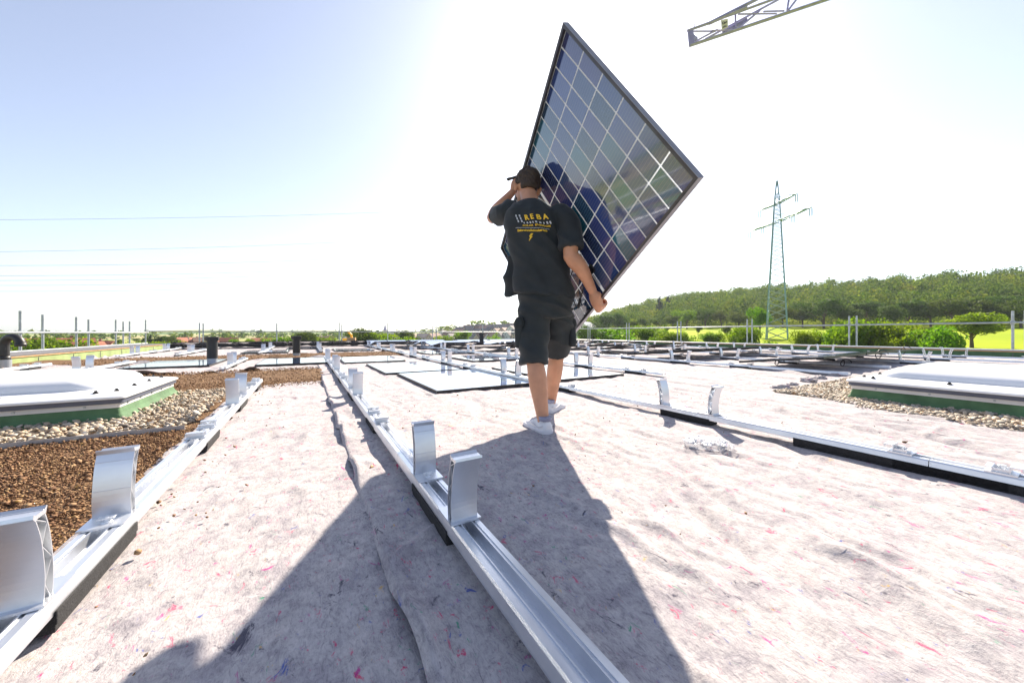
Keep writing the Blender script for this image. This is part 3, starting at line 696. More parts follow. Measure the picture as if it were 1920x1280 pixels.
for ci, (tt, cw, _) in enumerate(cols):
    k = 0
    for r_ in range(14):
        base = 2.03 + 1.2 * r_
        if ci == 0: base += 2.76 - 2.4
        sh, sl = (base, base + 1.12) if r_ % 2 == 0 else (base + 1.16, base + .04)
        if ci == 0 and r_ < 4: continue
        if r_ in (1, 3, 5, 7): continue
        if max(sh, sl) > 17.6: continue
        tilted(sh, sl, tt, 'tilted solar panel, %s row from the front, %s' % (ordw(k), cw), 'tilted solar panels on the right'); k += 1
for k in range(4):
    tilted(17.0, 18.1, -4.2 + 1.77 * k, 'tilted solar panel in the row along the far roof edge, %s from the left' % ordw(k), 'tilted panels along the far edge')
for k in range(5):
    for r_ in range(2): tilted(14.6 + 1.2 * r_ + (0 if r_ == 0 else 1.16), 15.72 + 1.2 * r_ - (0 if r_ == 0 else 1.16) + .04 * r_, 2.32 + 1.77 * k if k < 1 else 2.32, 'tilted solar panel near the far end just left of the tilted field, %s row' % ('nearer' if r_ == 0 else 'farther'), None) if k < 1 else None
# cable loops under the near tilted panels
for q, (px, py, Y, r, lb) in enumerate(((1657, 664, 6.6, .085, 'black cable loop hanging under the right end of the nearest tilted panels'), (1702, 657, 7.6, .09, 'black cable loop hanging at the far right corner of the tilted panels'), (1465, 679, 5.6, .05, 'small dark cable curl on the fleece under the nearest tilted panel'), (1590, 680, 5.9, .06, 'dark dangling cable between two posts under the nearest tilted panels'))):
    x, y, z = at(px, py, Y); a = np.linspace(0, 2 * PI * 1.15, 26); b = MB()
    P = np.stack([x + r * np.cos(a) * (1 + .1 * np.sin(a * 2)), y + .02 * a, np.maximum(z + r * np.sin(a), .012)], 1); b.tube(P, .0065, 8)
    tag(b.build('cable_loop', M['blackplastic'], None, True), lb, 'cable')

# ------------------------------------------------------------------ the carried panel
E1 = np.array((.42491261, -.33451376, -.8411598)); E2 = np.array((-.21375437, .86586328, -.45231609)); E3 = np.cross(E1, E2)
ORG = np.array((.284, 1.774, 2.176))
CP = make_panel('large blue celled solar panel carried upright on edge by the man')
CP.matrix_world = Matrix(((E1[0], E2[0], E3[0], ORG[0]), (E1[1], E2[1], E3[1], ORG[1]), (E1[2], E2[2], E3[2], ORG[2]), (0, 0, 0, 1)))
def lp(u, v, w=0.): return ORG + E1 * u + E2 * v + E3 * w
# its cables and white connector sleeves (panel frame)
b = MB()
for P in ([(.19, .861, -.02), (.25, .90, -.045), (.42, .93, -.03), (.5, .90, -.02)], [(.945, .861, -.02), (.99, .95, -.045), (1.03, 1.1, -.04), (1.0, 1.25, -.03), (.96, 1.33, -.03)], [(.93, .861, -.02), (.86, .95, -.05), (.9, 1.08, -.045), (1.02, 1.16, -.03)],
          [(.75, .87, -.02), (.82, .92, -.05), (.93, .93, -.045)], [(0.02, 1.02, -.03), (-.03, .96, -.035), (-.035, .94, -.03), (-.04, .93, -.028)]):
    b.tube(arc(P, 18), .0038, 8)
b.build('cable', M['blackplastic'], CP, True)
b = MB()
_q = [np.array(at(*a)) - ORG for a in ((968, 332, 2.6), (961, 334, 2.6), (953, 336, 2.6))]
_q = [(p @ E1, p @ E2, p @ E3) for p in _q]
b.tube(_q, [.011, .010, .011], 8); b.tube([_q[2], tuple(np.array(_q[2]) * 1.004)], .014, 8)
for (u, v, du, dv) in ((1.03, 1.1, .03, .07), (.93, .93, .05, .03), (1.0, 1.24, -.02, .06)):
    b.tube([(u - du / 2, v - dv / 2, -.035), (u + du / 2, v + dv / 2, -.035)], .009, 8)
b.build('plug_connector', M['blackplastic'], CP, True)
for x_, w_ in ((.66, .13), (.86, .1), (1.02, .09)):
    b = MB(); b.box((x_, .861, -.008), (w_, .018, .004)); b.build('white_strip', M['whitestrip'], CP)

# ------------------------------------------------------------------ vent pipes
def vent(px, top, base, w, label, Y, gray=True, par=0):
    x, y, _ = at(px, 0, Y); z1 = H - (top - HZ) / F * Y; r = w / F * Y / 2; e = empty('vent_pipe', (x, y, 0), 0, label, 'vent pipe')
    if gray:
        b = MB(); b.tube([(0, 0, -.02), (0, 0, .09)], r * .95, 24); b.tube([(0, 0, -.01), (0, 0, .012)], r * 1.8, 24); b.build('collar', M['sheet'], e, bevel=.002)
    b = MB(); b.tube([(0, 0, .09 if gray else 0), (0, 0, z1 - .001)], r, 28); b.build('pipe', M['blackplastic'], e, bevel=.002)
    b = MB(); b.tube([(0, 0, z1 - .085), (0, 0, z1 - .03), (0, 0, z1)], [r * 1.22, r * 1.25, r * 1.25], 28)
    for q in range(5): a = q * 2 * PI / 5; b.box((r * 1.26 * math.cos(a), r * 1.26 * math.sin(a), z1 - .04), (.02, .02, .07))
    b.build('cap', M['blackplastic'], e, bevel=.002); return e
vent(398, 631, 680, 16, 'black capped vent pipe with grey collar left of the soil patch, the taller one', 7.0)
vent(556, 630, 668, 12.5, 'black capped vent pipe behind the brown soil, second from the left', 8.9)
vent(903, 624, 638, 8, 'small distant black vent pipe among the far panels left of the man', 14, False)
x, y, _ = at(8, 690, 5.75); e = empty('gooseneck_vent', (x, y, 0), 0, 'black curved gooseneck vent pipe on a grey collar at the left edge', 'vent pipe')
b = MB(); b.tube([(0, 0, -.02), (0, 0, .16)], .075, 24); b.build('collar', M['sheet'], e)
b = MB(); a = np.linspace(PI, -.15, 18); rad = .135
P = [(0, 0, .15), (0, 0, .25), (0, 0, .36)] + [(rad + rad * math.cos(q), 0, .40 + rad * math.sin(q)) for q in a]
b.tube(P, .055, 24); b.tube([(0, 0, .15), (0, 0, .22)], .066, 24); b.tube([P[-3], P[-1]], .062, 20); b.build('pipe', M['blackplastic'], e, True)

# ------------------------------------------------------------------ scaffold guard rails
def scaffold(pts, label, zt, rail_z, toe=True, tops=None):
    e = empty('scaffold_guardrail', (0, 0, 0), 0, label, 'guard rail')
    for q, (x, y) in enumerate(pts):
        b = MB(); zz = zt + (tops[q] if tops else 0)
        b.tube([(x, y, -9.4), (x, y, zz)], .0242, 12); b.tube([(x, y, rail_z - .05), (x, y, rail_z + .05)], .034, 10); b.build('post', M['galv'], e)
        b = MB(); b.box((x + .03, y, rail_z), (.06, .05, .055)); b.tube([(x + .02, y - .05, rail_z), (x + .02, y + .05, rail_z)], .012, 6); b.build('coupler', M['galv'], e)
    return e
def railbar(e, p, q, z, r=.0242, name='rail'):
    b = MB(); b.tube([(p[0], p[1], z), ((p[0] + q[0]) / 2, (p[1] + q[1]) / 2, z - .004), (q[0], q[1], z)], r, 10); b.build(name, M['galv'], e, True)
P = []
for s_ in (-1.98, 1.09, 4.14, 7.19, 10.24, 13.3, 16.36, 19.4):
    for d in (-.09, .09): P.append(RC(s_ + d, 15.2)[:2])
e = scaffold(P, 'galvanised scaffold guard rail along the right roof edge in front of the field', 1.15, .86)
A, B = RC(-3, 15.16), RC(19.8, 15.16); railbar(e, A, B, .86)
P = []
for px in (-60, 38, 80, 143, 166, 217, 231, 243):
    k = (px - 960) / F; Y = -5.6 / (.862 * k + .507); P.append((k * Y, Y))
e = scaffold(P, 'galvanised scaffold guard rail along the left roof edge', 1.05, .62, tops=[0, .05, 0, 0, -.05, 0, -.05, -.02])
A, B = RC(2, -5.56), RC(19.8, -5.56); railbar(e, A, B, .615); railbar(e, RC(2, -5.6), RC(19.8, -5.6), .18, .0242, 'lower_rail')
P = []
for px in (273, 374, 381, 519, 636, 641, 727, 811, 818, 905, 985, 1043):
    k = (px - 960) / F; Y = 19.6 / (.862 - .507 * k); P.append((k * Y, Y))
e = scaffold(P, 'galvanised scaffold guard rail across the far roof edge before the village', 1.05, .66, tops=[rng.uniform(-.05, .1) for _ in P])
railbar(e, RC(19.65, -5.6), RC(19.65, 15.3), .66)

# ------------------------------------------------------------------ the person
def fuse(name, mb, voxel, mat, parent=None, it=6, post=None):
    o = mb.build(name + '_tmp', None)
    m = o.modifiers.new('r', 'REMESH'); m.mode = 'VOXEL'; m.voxel_size = voxel
    m = o.modifiers.new('s', 'SMOOTH'); m.iterations = it; m.factor = .5
    dg = bpy.context.evaluated_depsgraph_get(); me = bpy.data.meshes.new_from_object(o.evaluated_get(dg)); bpy.data.objects.remove(o)
    me.name = name
    if post:
        n = len(me.vertices); co = np.empty(n * 3); me.vertices.foreach_get('co', co); no = np.empty(n * 3); me.vertices.foreach_get('normal', no)
        co = post(co.reshape(-1, 3), no.reshape(-1, 3)); me.vertices.foreach_set('co', co.ravel()); me.update()
    me.materials.clear()
    return link(name, me, mat, parent, True)
def V3(*a): return np.array(a, float)
def ellring(c, hw, hd, yaw=0, tilt=0, n=36, e=2.3):
    th = np.linspace(0, 2 * PI, n, endpoint=False); x = hw * np.sign(np.cos(th)) * np.abs(np.cos(th)) ** (2 / e); y = hd * np.sign(np.sin(th)) * np.abs(np.sin(th)) ** (2 / e)
    cy, sy = math.cos(yaw), math.sin(yaw); return np.stack([c[0] + x * cy - y * sy, c[1] + x * sy + y * cy, c[2] + tilt * x], 1)
SHL, SHR = V3(-.035, 2.31, 1.405), V3(.325, 2.15, 1.335)
ELL, HAL = V3(-.142, 2.56, 1.445), lp(-.006, 1.0, -.015)
ELR, HAR = V3(.352, 2.10, 1.06), lp(PW + .004, .94, -.015)
HIPL, HIPR = V3(.15, 2.29, .86), V3(.305, 2.33, .85)
KNL, KNR = V3(.135, 2.23, .495), V3(.325, 2.52, .50)
ANL, ANR = V3(.187, 2.125, .085), V3(.298, 2.66, .085)
HEAD = V3(.102, 2.36, 1.572)
def hand(b, wrist, axis_edge, out, palm_c, side=1):
    """fist closed round a frame edge: axis_edge runs along the edge, out points away from the panel"""
    ae = axis_edge / np.linalg.norm(axis_edge); out = out / np.linalg.norm(out); nz_ = np.cross(ae, out)
    # palm: flattened block outside the edge
    for k in range(4):
        o_ = (k - 1.5) * .0215
        kn = palm_c + ae * o_ + out * .032 + E3 * (-.030 + .002 * abs(k - 1))
        L = (.030, .034, .032, .025)[k]
        p0 = palm_c * .45 + wrist * .55 + ae * o_ * .6 + out * .008
        p1 = kn; p2 = kn + E3 * L * 1.25 + out * .004; p3 = p2 + E3 * L * .45 - out * L * .8; p4 = p3 - out * L * .55 - E3 * .012
        b.tube(arc([p0, p1, p2, p3, p4], 18), np.interp(np.linspace(0, 1, 18), [0, .25, .5, 1], [.013, .0125, .0098, .0078]), 12)
        b.ell(p4, (.0078,) * 3, nu=10, nv=6); b.ell(p1, (.0125,) * 3, nu=10, nv=6)
    mid = palm_c * .5 + wrist * .5 + out * .012 - E3 * .012
    q = (palm_c - wrist); 
    b.tube(arc([wrist, mid, palm_c + out * .026 - E3 * .026], 8), [.027, .034, .040, .043, .044, .043, .040, .032], 20, flat=.62, up=tuple(np.cross(q, ae)))
    # thumb leaves the side of the palm near the wrist and lies along the back of the frame
    t0 = wrist * .55 + palm_c * .45 + ae * side * .03; t1 = t0 + ae * side * .022 + q * .22 - E3 * .012; t2 = palm_c + ae * side * .046 - out * .018 - E3 * .034; t3 = palm_c + ae * side * .040 - out * .045 - E3 * .036
    b.tube(arc([t0, t1, t2, t3], 14), np.interp(np.linspace(0, 1, 14), [0, .5, 1], [.016, .0125, .0095]), 12); b.ell(t3, (.0095,) * 3, nu=10, nv=6)
b = MB()
# head: slightly bowed and turned to the left
hy, hp = R(14), R(-16)
HM = np.array((Euler((hp, R(6), 0)).to_matrix().to_4x4() @ Matrix.Identity(4)).to_3x3()); HM = np.array(Matrix.Rotation(hy, 3, 'Z')) @ HM
def hd(x, y, z): return HEAD + HM @ V3(x, y, z)
b.ell(hd(0, -.012, .022), (.075, .095, .092), HM, 28, 18); b.ell(hd(0, .028, -.028), (.062, .07, .082), HM); b.ell(hd(0, .052, -.078), (.034, .035, .032), HM)
b.ell(hd(0, .074, .028), (.052, .022, .016), HM); b.tube([hd(0, .086, .02), hd(0, .105, -.012), hd(0, .098, -.022)], [.009, .014, .011], 10)
b.ell(hd(-.014, .093, -.02), (.008, .01, .007), HM, 10, 8); b.ell(hd(.014, .093, -.02), (.008, .01, .007), HM, 10, 8)
b.ell(hd(0, .088, -.052), (.026, .012, .007), HM); b.ell(hd(0, .086, -.064), (.022, .012, .008), HM)
b.ell(hd(-.04, .062, -.012), (.022, .022, .02), HM); b.ell(hd(.04, .062, -.012), (.022, .022, .02), HM)
for sx in (-1, 1):
    b.ell(hd(sx * .079, -.004, -.008), (.009, .018, .032), HM, 12, 10); b.tube([hd(sx * .083, .006, -.03), hd(sx * .092, -.012, -.01), hd(sx * .094, -.02, .012), hd(sx * .086, -.004, .028), hd(sx * .08, .008, .018)], .0058, 8)
NB = V3(.125, 2.235, 1.40)
b.tube(arc([NB, (NB + hd(0, -.02, -.05)) / 2 + V3(0, -.006, 0), hd(0, -.02, -.045), hd(0, -.01, 0)], 10), [.075, .064, .058, .056, .055, .055, .055, .056, .058, .05], 24)
# trunk under the shirt
def trunk(k, top=True):
    secs = [((.23, 2.31, .84), .165, .115, .12), ((.225, 2.305, .95), .158, .11, .05), ((.20, 2.285, 1.06), .15, .105, -.1), ((.17, 2.255, 1.18), .162, .112, -.25), ((.145, 2.235, 1.29), .178, .115, -.38), ((.140, 2.23, 1.36), .17, .10, -.4), ((.135, 2.235, 1.41), .11, .07, -.4)]
    return [ellring(c, w * k, d * k, y, -.13 * (i > 3)) for i, (c, w, d, y) in enumerate(secs)]
b.loft(trunk(.93))
b.tube(arc([SHL, (SHL + ELL) / 2 + V3(0, 0, -.012), ELL], 10), [.052, .053, .052, .05, .047, .045, .043, .042, .042, .041], 20)
d_ = HAL - ELL; WRL = HAL - d_ / np.linalg.norm(d_) * .085
b.tube(arc([ELL, (ELL * .6 + WRL * .4) + V3(-.012, 0, 0), WRL], 10), [.041, .045, .047, .047, .044, .04, .035, .031, .028, .026], 20); b.ell(ELL, (.043,) * 3)
b.tube(arc([SHR + V3(-.01, 0, -.012), (SHR + ELR) / 2 + V3(.012, -.01, 0), ELR], 10), [.05, .052, .053, .053, .051, .049, .047, .046, .044, .043], 20); b.ell(ELR, (.044,) * 3)
d_ = HAR - ELR; WRR = HAR - d_ / np.linalg.norm(d_) * .09
b.tube(arc([ELR, (ELR * .62 + WRR * .38) + V3(.014, -.012, 0), WRR], 10), [.043, .047, .05, .049, .046, .042, .037, .033, .030, .028], 20)
hand(b, WRL, E2, -E1, HAL, 1); hand(b, WRR, E2, E1, HAR, -1)
# legs
for hip, kn, an, sgn in ((HIPL, KNL, ANL, -1), (HIPR, KNR, ANR, 1)):
    b.tube(arc([hip, (hip + kn) / 2, kn], 8), [.075, .078, .077, .074, .07, .064, .058, .054], 20)
    back = V3(0, -.02, 0)
    b.tube(arc([kn, kn * .68 + an * .32 + back, kn * .35 + an * .65 + back * .4, an, an + V3(0, 0, -.05)], 22), np.interp(np.linspace(0, 1, 22), [0, .1, .28, .42, .6, .78, .88, 1], [.054, .052, .0585, .056, .044, .034, .034, .036]), 22)
    for sx in (-1, 1): b.ell(an + V3(sx * .026, 0, .008), (.014, .016, .016), None, 10, 8)
person = fuse('person', b, .0048, M['skin'], None, 5)
tag(person, 'man walking away in black t-shirt, black cargo shorts and white sneakers, carrying a solar panel', 'person')
# face details
for sx in (-1, 1):
    bb = MB(); bb.ell(hd(sx * .031, .074, .004), (.0125, .0115, .0115), HM, 16, 10); bb.build('eye', M['whiteprint'], person, True)
    bb = MB(); bb.tube(arc([hd(sx * .012, .096, .024), hd(sx * .032, .093, .031), hd(sx * .052, .078, .025)], 8), [.003, .0042, .0042, .004, .004, .003, .002, .001], 6); bb.build('eyebrow', M['hair'], person, True)
# hair: short, clipped at the sides, thicker and wavy on top
hb = MB(); hb.ell(hd(0, -.018, .035), (.083, .099, .09), HM, 40, 26); hb.ell(hd(0, .01, .068), (.074, .088, .062), HM, 30, 18); hb.ell(hd(0, -.055, -.012), (.066, .055, .06), HM, 24, 14)
def hairpost(co, no):
    l = (co - HEAD) @ HM
    top = np.clip((l[:, 2] + .02) / .09, 0, 1)
    d = .006 * vnoise(co * 45, 2) + .004 * vnoise(co * 110, 3)
    out = co + no * (d * (.3 + top) + .004 * top - .003 * (1 - top))[:, None]
    # pull the hair line in over the face and below the nape
    face = (l[:, 1] > .055) & (l[:, 2] < .055); low = l[:, 2] < -.058
    ear = (np.abs(l[:, 0]) > .055) & (l[:, 1] > -.02) & (l[:, 2] < .012)
    m = face | low | ear; cin = HEAD + HM @ V3(0, 0, .01)
    out[m] = cin + (out[m] - cin) * .80
    return out
hair = fuse('hair', hb, .0045, M['hair'], person, 3, hairpost)
# loose strands on the crown
dirs = rng.standard_normal((2600, 3)); dirs /= np.linalg.norm(dirs, axis=1)[:, None]; dirs = dirs[dirs[:, 2] > -.45]; dirs = dirs[~((dirs[:, 1] > .6) & (dirs[:, 2] < .45))]
Vv, Ff = [], []
for q, d0 in enumerate(dirs):
    c0 = V3(0, -.014, .036) + d0 * V3(.078, .093, .088); l_ = .010 + .016 * max(0, d0[2]) * rng.random(); side = np.cross(d0, rng.standard_normal(3)); side /= np.linalg.norm(side) + 1e-9
    tip = c0 + d0 * l_ + side * l_ * .5 + rng.standard_normal(3) * .003
    w = np.cross(side, d0) * .0011; pts = [c0 - w, c0 + w, tip]
    Vv += [HEAD + HM @ p for p in pts]; Ff.append((3 * q, 3 * q + 1, 3 * q + 2))
fastmesh('hair_strands', np.array(Vv), np.array(Ff), M['hair'], hair); 
# t-shirt
sb = MB()
secs = [((.205, 2.305, .845), .205, .135, .08), ((.203, 2.30, .90), .203, .137, .05), ((.197, 2.29, 1.0), .197, .135, -.03), ((.178, 2.27, 1.10), .187, .13, -.14), ((.152, 2.25, 1.20), .186, .13, -.28), ((.138, 2.235, 1.29), .196, .132, -.4), ((.136, 2.232, 1.355), .186, .118, -.4), ((.132, 2.235, 1.405), .128, .09, -.4), ((.128, 2.24, 1.432), .078, .07, -.35)]
sb.loft([ellring(c, w * .96, d * .96, y, (-.10, -.08, -.05, 0, -.06, -.13, -.15, -.15, -.12)[i], 48) for i, (c, w, d, y) in enumerate(secs)])
SLL = SHL * .45 + ELL * .55; SLR = SHR * .2 + ELR * .8
sb.tube(arc([SHL + V3(.05, -.015, -.01), SHL + V3(0, 0, .0), (SHL + ELL) / 2 + V3(0, -.0, -.006), SLL + V3(0, 0, -.01)], 12), np.linspace(.064, .066, 12), 26)
sb.tube(arc([SHR + V3(-.06, .025, -.008), SHR + V3(-.006, 0, -.012), (SHR + ELR) / 2 + V3(.01, -.006, .0), SLR + V3(.006, -.006, 0)], 12), np.linspace(.064, .067, 12), 26)
sb.tube(arc([V3(-.0, 2.29, 1.10), V3(-.005, 2.32, .98), V3(.012, 2.36, .86)], 8), np.linspace(.03, .058, 8), 20)
def cloth(seed, amp, fn):
    def f(co, no):
        u, v = fn(co); w = vnoise(np.stack([u * .5, v * .5, co[:, 2] * 2], 1), seed)
        d = amp * (1 - 2 * np.abs(vnoise(np.stack([u + w, v + w, co[:, 1] * 3], 1), seed + 1))) + amp * .5 * vnoise(np.stack([u * 2.3, v * 2.3 + w, co[:, 1] * 6], 1), seed + 2)
        return co + no * d[:, None]
    return f
def shirtf(co): 
    x, z = co[:, 0], co[:, 2]; return (z * 9 + x * 8), (x * 5 - z * 2.5)
shirt = fuse('t_shirt', sb, .006, M['shirt'], person, 4, cloth(71, .013, shirtf))
# shorts with cargo pocket
pb = MB()
pb.loft([ellring((.228, 2.31, .70), .155, .12, .1, 0, 40), ellring((.228, 2.31, .76), .168, .13, .1, 0, 40), ellring((.226, 2.31, .84), .172, .128, .1, 0, 40), ellring((.222, 2.305, .90), .168, .12, .08, 0, 40)])
pb.tube(arc([V3(.155, 2.29, .80), V3(.142, 2.275, .66), V3(.138, 2.24, .52), V3(.139, 2.215, .405)], 12), np.interp(np.linspace(0, 1, 12), [0, .3, 1], [.095, .1, .086]), 30)
pb.tube(arc([V3(.30, 2.32, .79), V3(.315, 2.38, .66), V3(.325, 2.44, .55), V3(.328, 2.495, .445)], 12), np.interp(np.linspace(0, 1, 12), [0, .3, 1], [.098, .098, .083]), 30)
def shortf(co): return (co[:, 2] * 10 + co[:, 0] * 4), (co[:, 0] * 7)
shorts = fuse('cargo_shorts', pb, .006, M['shorts'], person, 4, cloth(81, .013, shortf))
def pocket(c, yaw, w, h, d, name='cargo_pocket'):
    q = MB(); e_ = 3.2
    q.loft([ellring((0, 0, -h / 2), w * .46, d * .9, 0, 0, 32, e_), ellring((0, 0, -h / 2 + .02), w / 2, d, 0, 0, 32, e_), ellring((0, 0, h * .25), w / 2, d * 1.05, 0, 0, 32, e_), ellring((0, 0, h / 2), w * .47, d * .5, 0, 0, 32, e_)])
    q.loft([ellring((0, 0, h * .22), w * .535, d * 1.25, 0, 0, 32, e_), ellring((0, 0, h * .36), w * .53, d * 1.2, 0, 0, 32, e_), ellring((0, 0, h * .52), w * .5, d * .6, 0, 0, 32, e_)])
    mz = np.array(Matrix.Rotation(yaw, 3, 'Z')); q.v = [v @ mz.T + np.array(c) for v in q.v]
    return fuse(name, q, .005, M['shorts'], shorts, 3, cloth(int(c[0] * 1000) + 91, .004, shortf))
pocket((.052, 2.265, .60), R(82), .15, .19, .03); pocket((.405, 2.41, .60), R(96), .14, .18, .026)
q = MB(); q.box((.026, 2.225, .575), (.012, .02, .03)); q.build('label_patch', M['sheet'], shorts)
q = MB(); q.tube([(.02, 2.315, 0), (.02, 2.315, .01)], .01); 
q = MB(); q.box((.232, 2.176, .868), (.022, .006, .01)); q.build('belt_loop', M['sheet'], shorts)
# back pockets seams and side seam
for x0, x1, z in ((.11, .2, .80), (.26, .35, .80)):
    q = MB(); q.box(((x0 + x1) / 2, 2.184, z), (x1 - x0, .006, .006)); 
# sneakers
def shoe(an, heading, pitch=0):
    e = bpy.data.objects.new('sneaker', None)
    hv = V3(math.sin(heading), math.cos(heading), 0); sv = V3(hv[1], -hv[0], 0)
    base = V3(an[0], an[1], 0) - hv * .045
    def P(y, x, z): return base + hv * (y * math.cos(pitch)) + sv * x + V3(0, 0, z + y * math.sin(pitch))
    secs = [(-.028, .022, .0, .055, .3), (-.018, .034, .0, .078, .5), (.02, .040, 0, .088, .8), (.06, .041, .0, .088, .9), (.10, .043, .002, .078, 1), (.14, .047, .004, .062, 1), (.18, .050, .006, .050, 1), (.215, .046, .008, .043, 1), (.24, .034, .009, .034, 1), (.252, .016, .01, .026, 1)]
    def ring(y, hw, cx, zt, zb=.018, n=24):
        th = np.linspace(0, 2 * PI, n, endpoint=False); x = np.cos(th); z = np.sin(th)
        zz = zb + (zt - zb) * np.where(z > 0, z ** .8, 0); xx = cx + hw * np.sign(x) * np.abs(x) ** .7 * np.where(z > 0, 1 - .28 * z ** 2, 1)
        return np.array([P(y, a, c) for a, c in zip(xx, zz)])
    q = MB(); q.loft([ring(y, hw, cx, zt) for (y, hw, cx, zt, _) in secs])
    q.tube([P(.012, 0, .08), P(.015, 0, .093)], .037, 20)
    up = fuse('sneaker', q, .004, M['shoe'], person, 3, lambda co, no: co + no * (.0014 * vnoise(co * 60, 5))[:, None])
    q = MB(); q.loft([np.array([P(y, sx * hw * 1.07 + cx, z) for (y, hw, cx, zt, _) in ([secs[i] for i in order])]) for z in (0.0, .004, .024, .027) for order, sx in [(range(10), 0)]][:0] or [soler(P, secs, z, k) for z, k in ((.001, 1.02), (.004, 1.08), (.022, 1.08), (.026, 1.03))]); q.build('sole', M['sole'], up, True)
    q = MB()
    for k in range(5):
        y = .085 + .02 * k; z = .083 - .0075 * k; q.tube(arc([P(y, -.026, z - .006), P(y + .004, 0, z + .004), P(y, .026, z - .006)], 7), .0028, 6)
    q.tube(arc([P(.08, 0, .09), P(.075, .03, .09), P(.09, .045, .07), P(.1, .05, .05)], 8), .002, 6); q.tube(arc([P(.08, 0, .09), P(.07, -.03, .092), P(.085, -.045, .07)], 8), .002, 6)
    q.build('laces', M['shoe'], up, True)
    q = MB(); q.tube([P(.015, 0, .075), P(.015, 0, .099)], .0385, 20); q.build('collar_lining', M['sock'], up, True)
    q = MB()
    for sx in (-1, 1):
        q.tube(arc([P(-.01, sx * .036, .05), P(.04, sx * .0425, .036), P(.09, sx * .044, .045), P(.13, sx * .043, .048)], 10), .0035, 6)
    q.build('side_stripe', M['sole'], up, True)
def soler(P, secs, z, k):
    A = [P(y, hw * k, z) for (y, hw, _, _, _) in secs]; B = [P(y, -hw * k, z) for (y, hw, _, _, _) in secs]
    return np.array(A + [P(secs[-1][0] + .006, 0, z)] + B[::-1] + [P(secs[0][0] - .006, 0, z)])
shoe(ANL, R(-24)); shoe(ANR, R(30), R(0))

# ---- print on the back of the shirt: flat marks draped onto the cloth
dg = bpy.context.evaluated_depsgraph_get()
bv = BVHTree.FromPolygons([v.co[:] for v in shirt.data.vertices], [p.vertices[:] for p in shirt.data.polygons])
PO = V3(.1155, 2.11, 1.283); yaw = -.40
PU = V3(math.cos(yaw), math.sin(yaw), -.06); PV = V3(.06, 0, 1.0); PN = np.cross(PU, PV); PN /= np.linalg.norm(PN)
def drape(verts2, faces, name, mat):
    vs = []
    for (u, v) in verts2:
        o_ = PO + PU * u + PV * v; o_ = o_ + PN * .3
        hit = bv.ray_cast(Vector(o_), Vector(-PN), 1.0)
        p = np.array(hit[0]) if hit[0] is not None else o_ - PN * .3
        vs.append(p + PN * .003)
    me = bpy.data.meshes.new(name); me.from_pydata([tuple(v) for v in vs], [], faces); me.update(); return link(name, me, mat, shirt)
def textmarks(txt, size, x0, y0, width, name, mat, shear=0, bold=0, arcf=None):
    cu = bpy.data.curves.new('t', 'FONT'); cu.body = txt; cu.size = size; cu.offset = bold; cu.resolution_u = 3; cu.shear = shear
    o = bpy.data.objects.new('t', cu); COL.objects.link(o); bpy.context.view_layer.update()
    me = bpy.data.meshes.new_from_object(o.evaluated_get(bpy.context.evaluated_depsgraph_get())); bpy.data.objects.remove(o)
    bm = bmesh.new(); bm.from_mesh(me); bmesh.ops.triangulate(bm, faces=bm.faces); bmesh.ops.subdivide_edges(bm, edges=[e for e in bm.edges if e.calc_length() > .005], cuts=3)
    xs = [v.co.x for v in bm.verts]; k = width / (max(xs) - min(xs)); mn = min(xs)
    bm.verts.index_update(); vv = [((v.co.x - mn) * k + x0, v.co.y + y0 + (arcf(((v.co.x - mn) * k) / width) if arcf else 0)) for v in bm.verts]; ff = [[v.index for v in f.verts] for f in bm.faces]; bm.free()
    drape(vv, ff, name, mat)
def bars(rects, name, mat):
    vv, ff = [], []
    for (x, y, w, h, sk) in rects:
        n = len(vv); vv += [(x, y), (x + w, y), (x + w - sk * h / 2, y + h / 2), (x - sk * h / 2, y + h / 2), (x + w - sk * h, y + h), (x - sk * h, y + h)]; ff += [(n, n + 1, n + 2, n + 3), (n + 3, n + 2, n + 4, n + 5)]
    drape(vv, ff, name, mat)
textmarks('R E B A', .043, -.046, -.0, .152, 'print_letters', M['yellow'], -.35, .0014, lambda f: .006 * f * f)
bars([(-.082 + q * .022 + k * -.008, .008 + (k - 1) * .0165 - .004, .0085, .0135, .35) for q in range(2) for k in range(3)], 'print_bars', M['whiteprint'])
bars([(-.045 + .0195 * q, -.0215, .010 if q % 3 else .007, .0095 if q < 7 else .013, .35) for q in range(9)], 'print_dots', M['whiteprint'])
textmarks('SOLAR  ENERGIE', .0125, -.052, -.037, .165, 'print_small_letters', M['yellow'], 0, .0003)
bars([(-.098 + .0225 * q, -.046 - .0006 * q, .0215, .0022, 0) for q in range(9)], 'print_line', M['whiteprint'])
textmarks('Elektroinstallationsbetrieb', .0165, -.085, -.066, .178, 'print_small_letters', M['yellow'], 0, .0006)
drape([(-.001, -.078), (.013, -.078), (.008, -.087), (-.005, -.087), (.002, -.096), (-.010, -.096), (.011, -.096), (.004, -.105), (-.004, -.105), (-.002, -.113), (-.010, -.113), (-.013, -.124)], [(0, 1, 2, 3), (3, 2, 4, 5), (5, 4, 6, 7, 8), (8, 7, 9, 10), (10, 9, 11)], 'print_flash', M['yellow'])

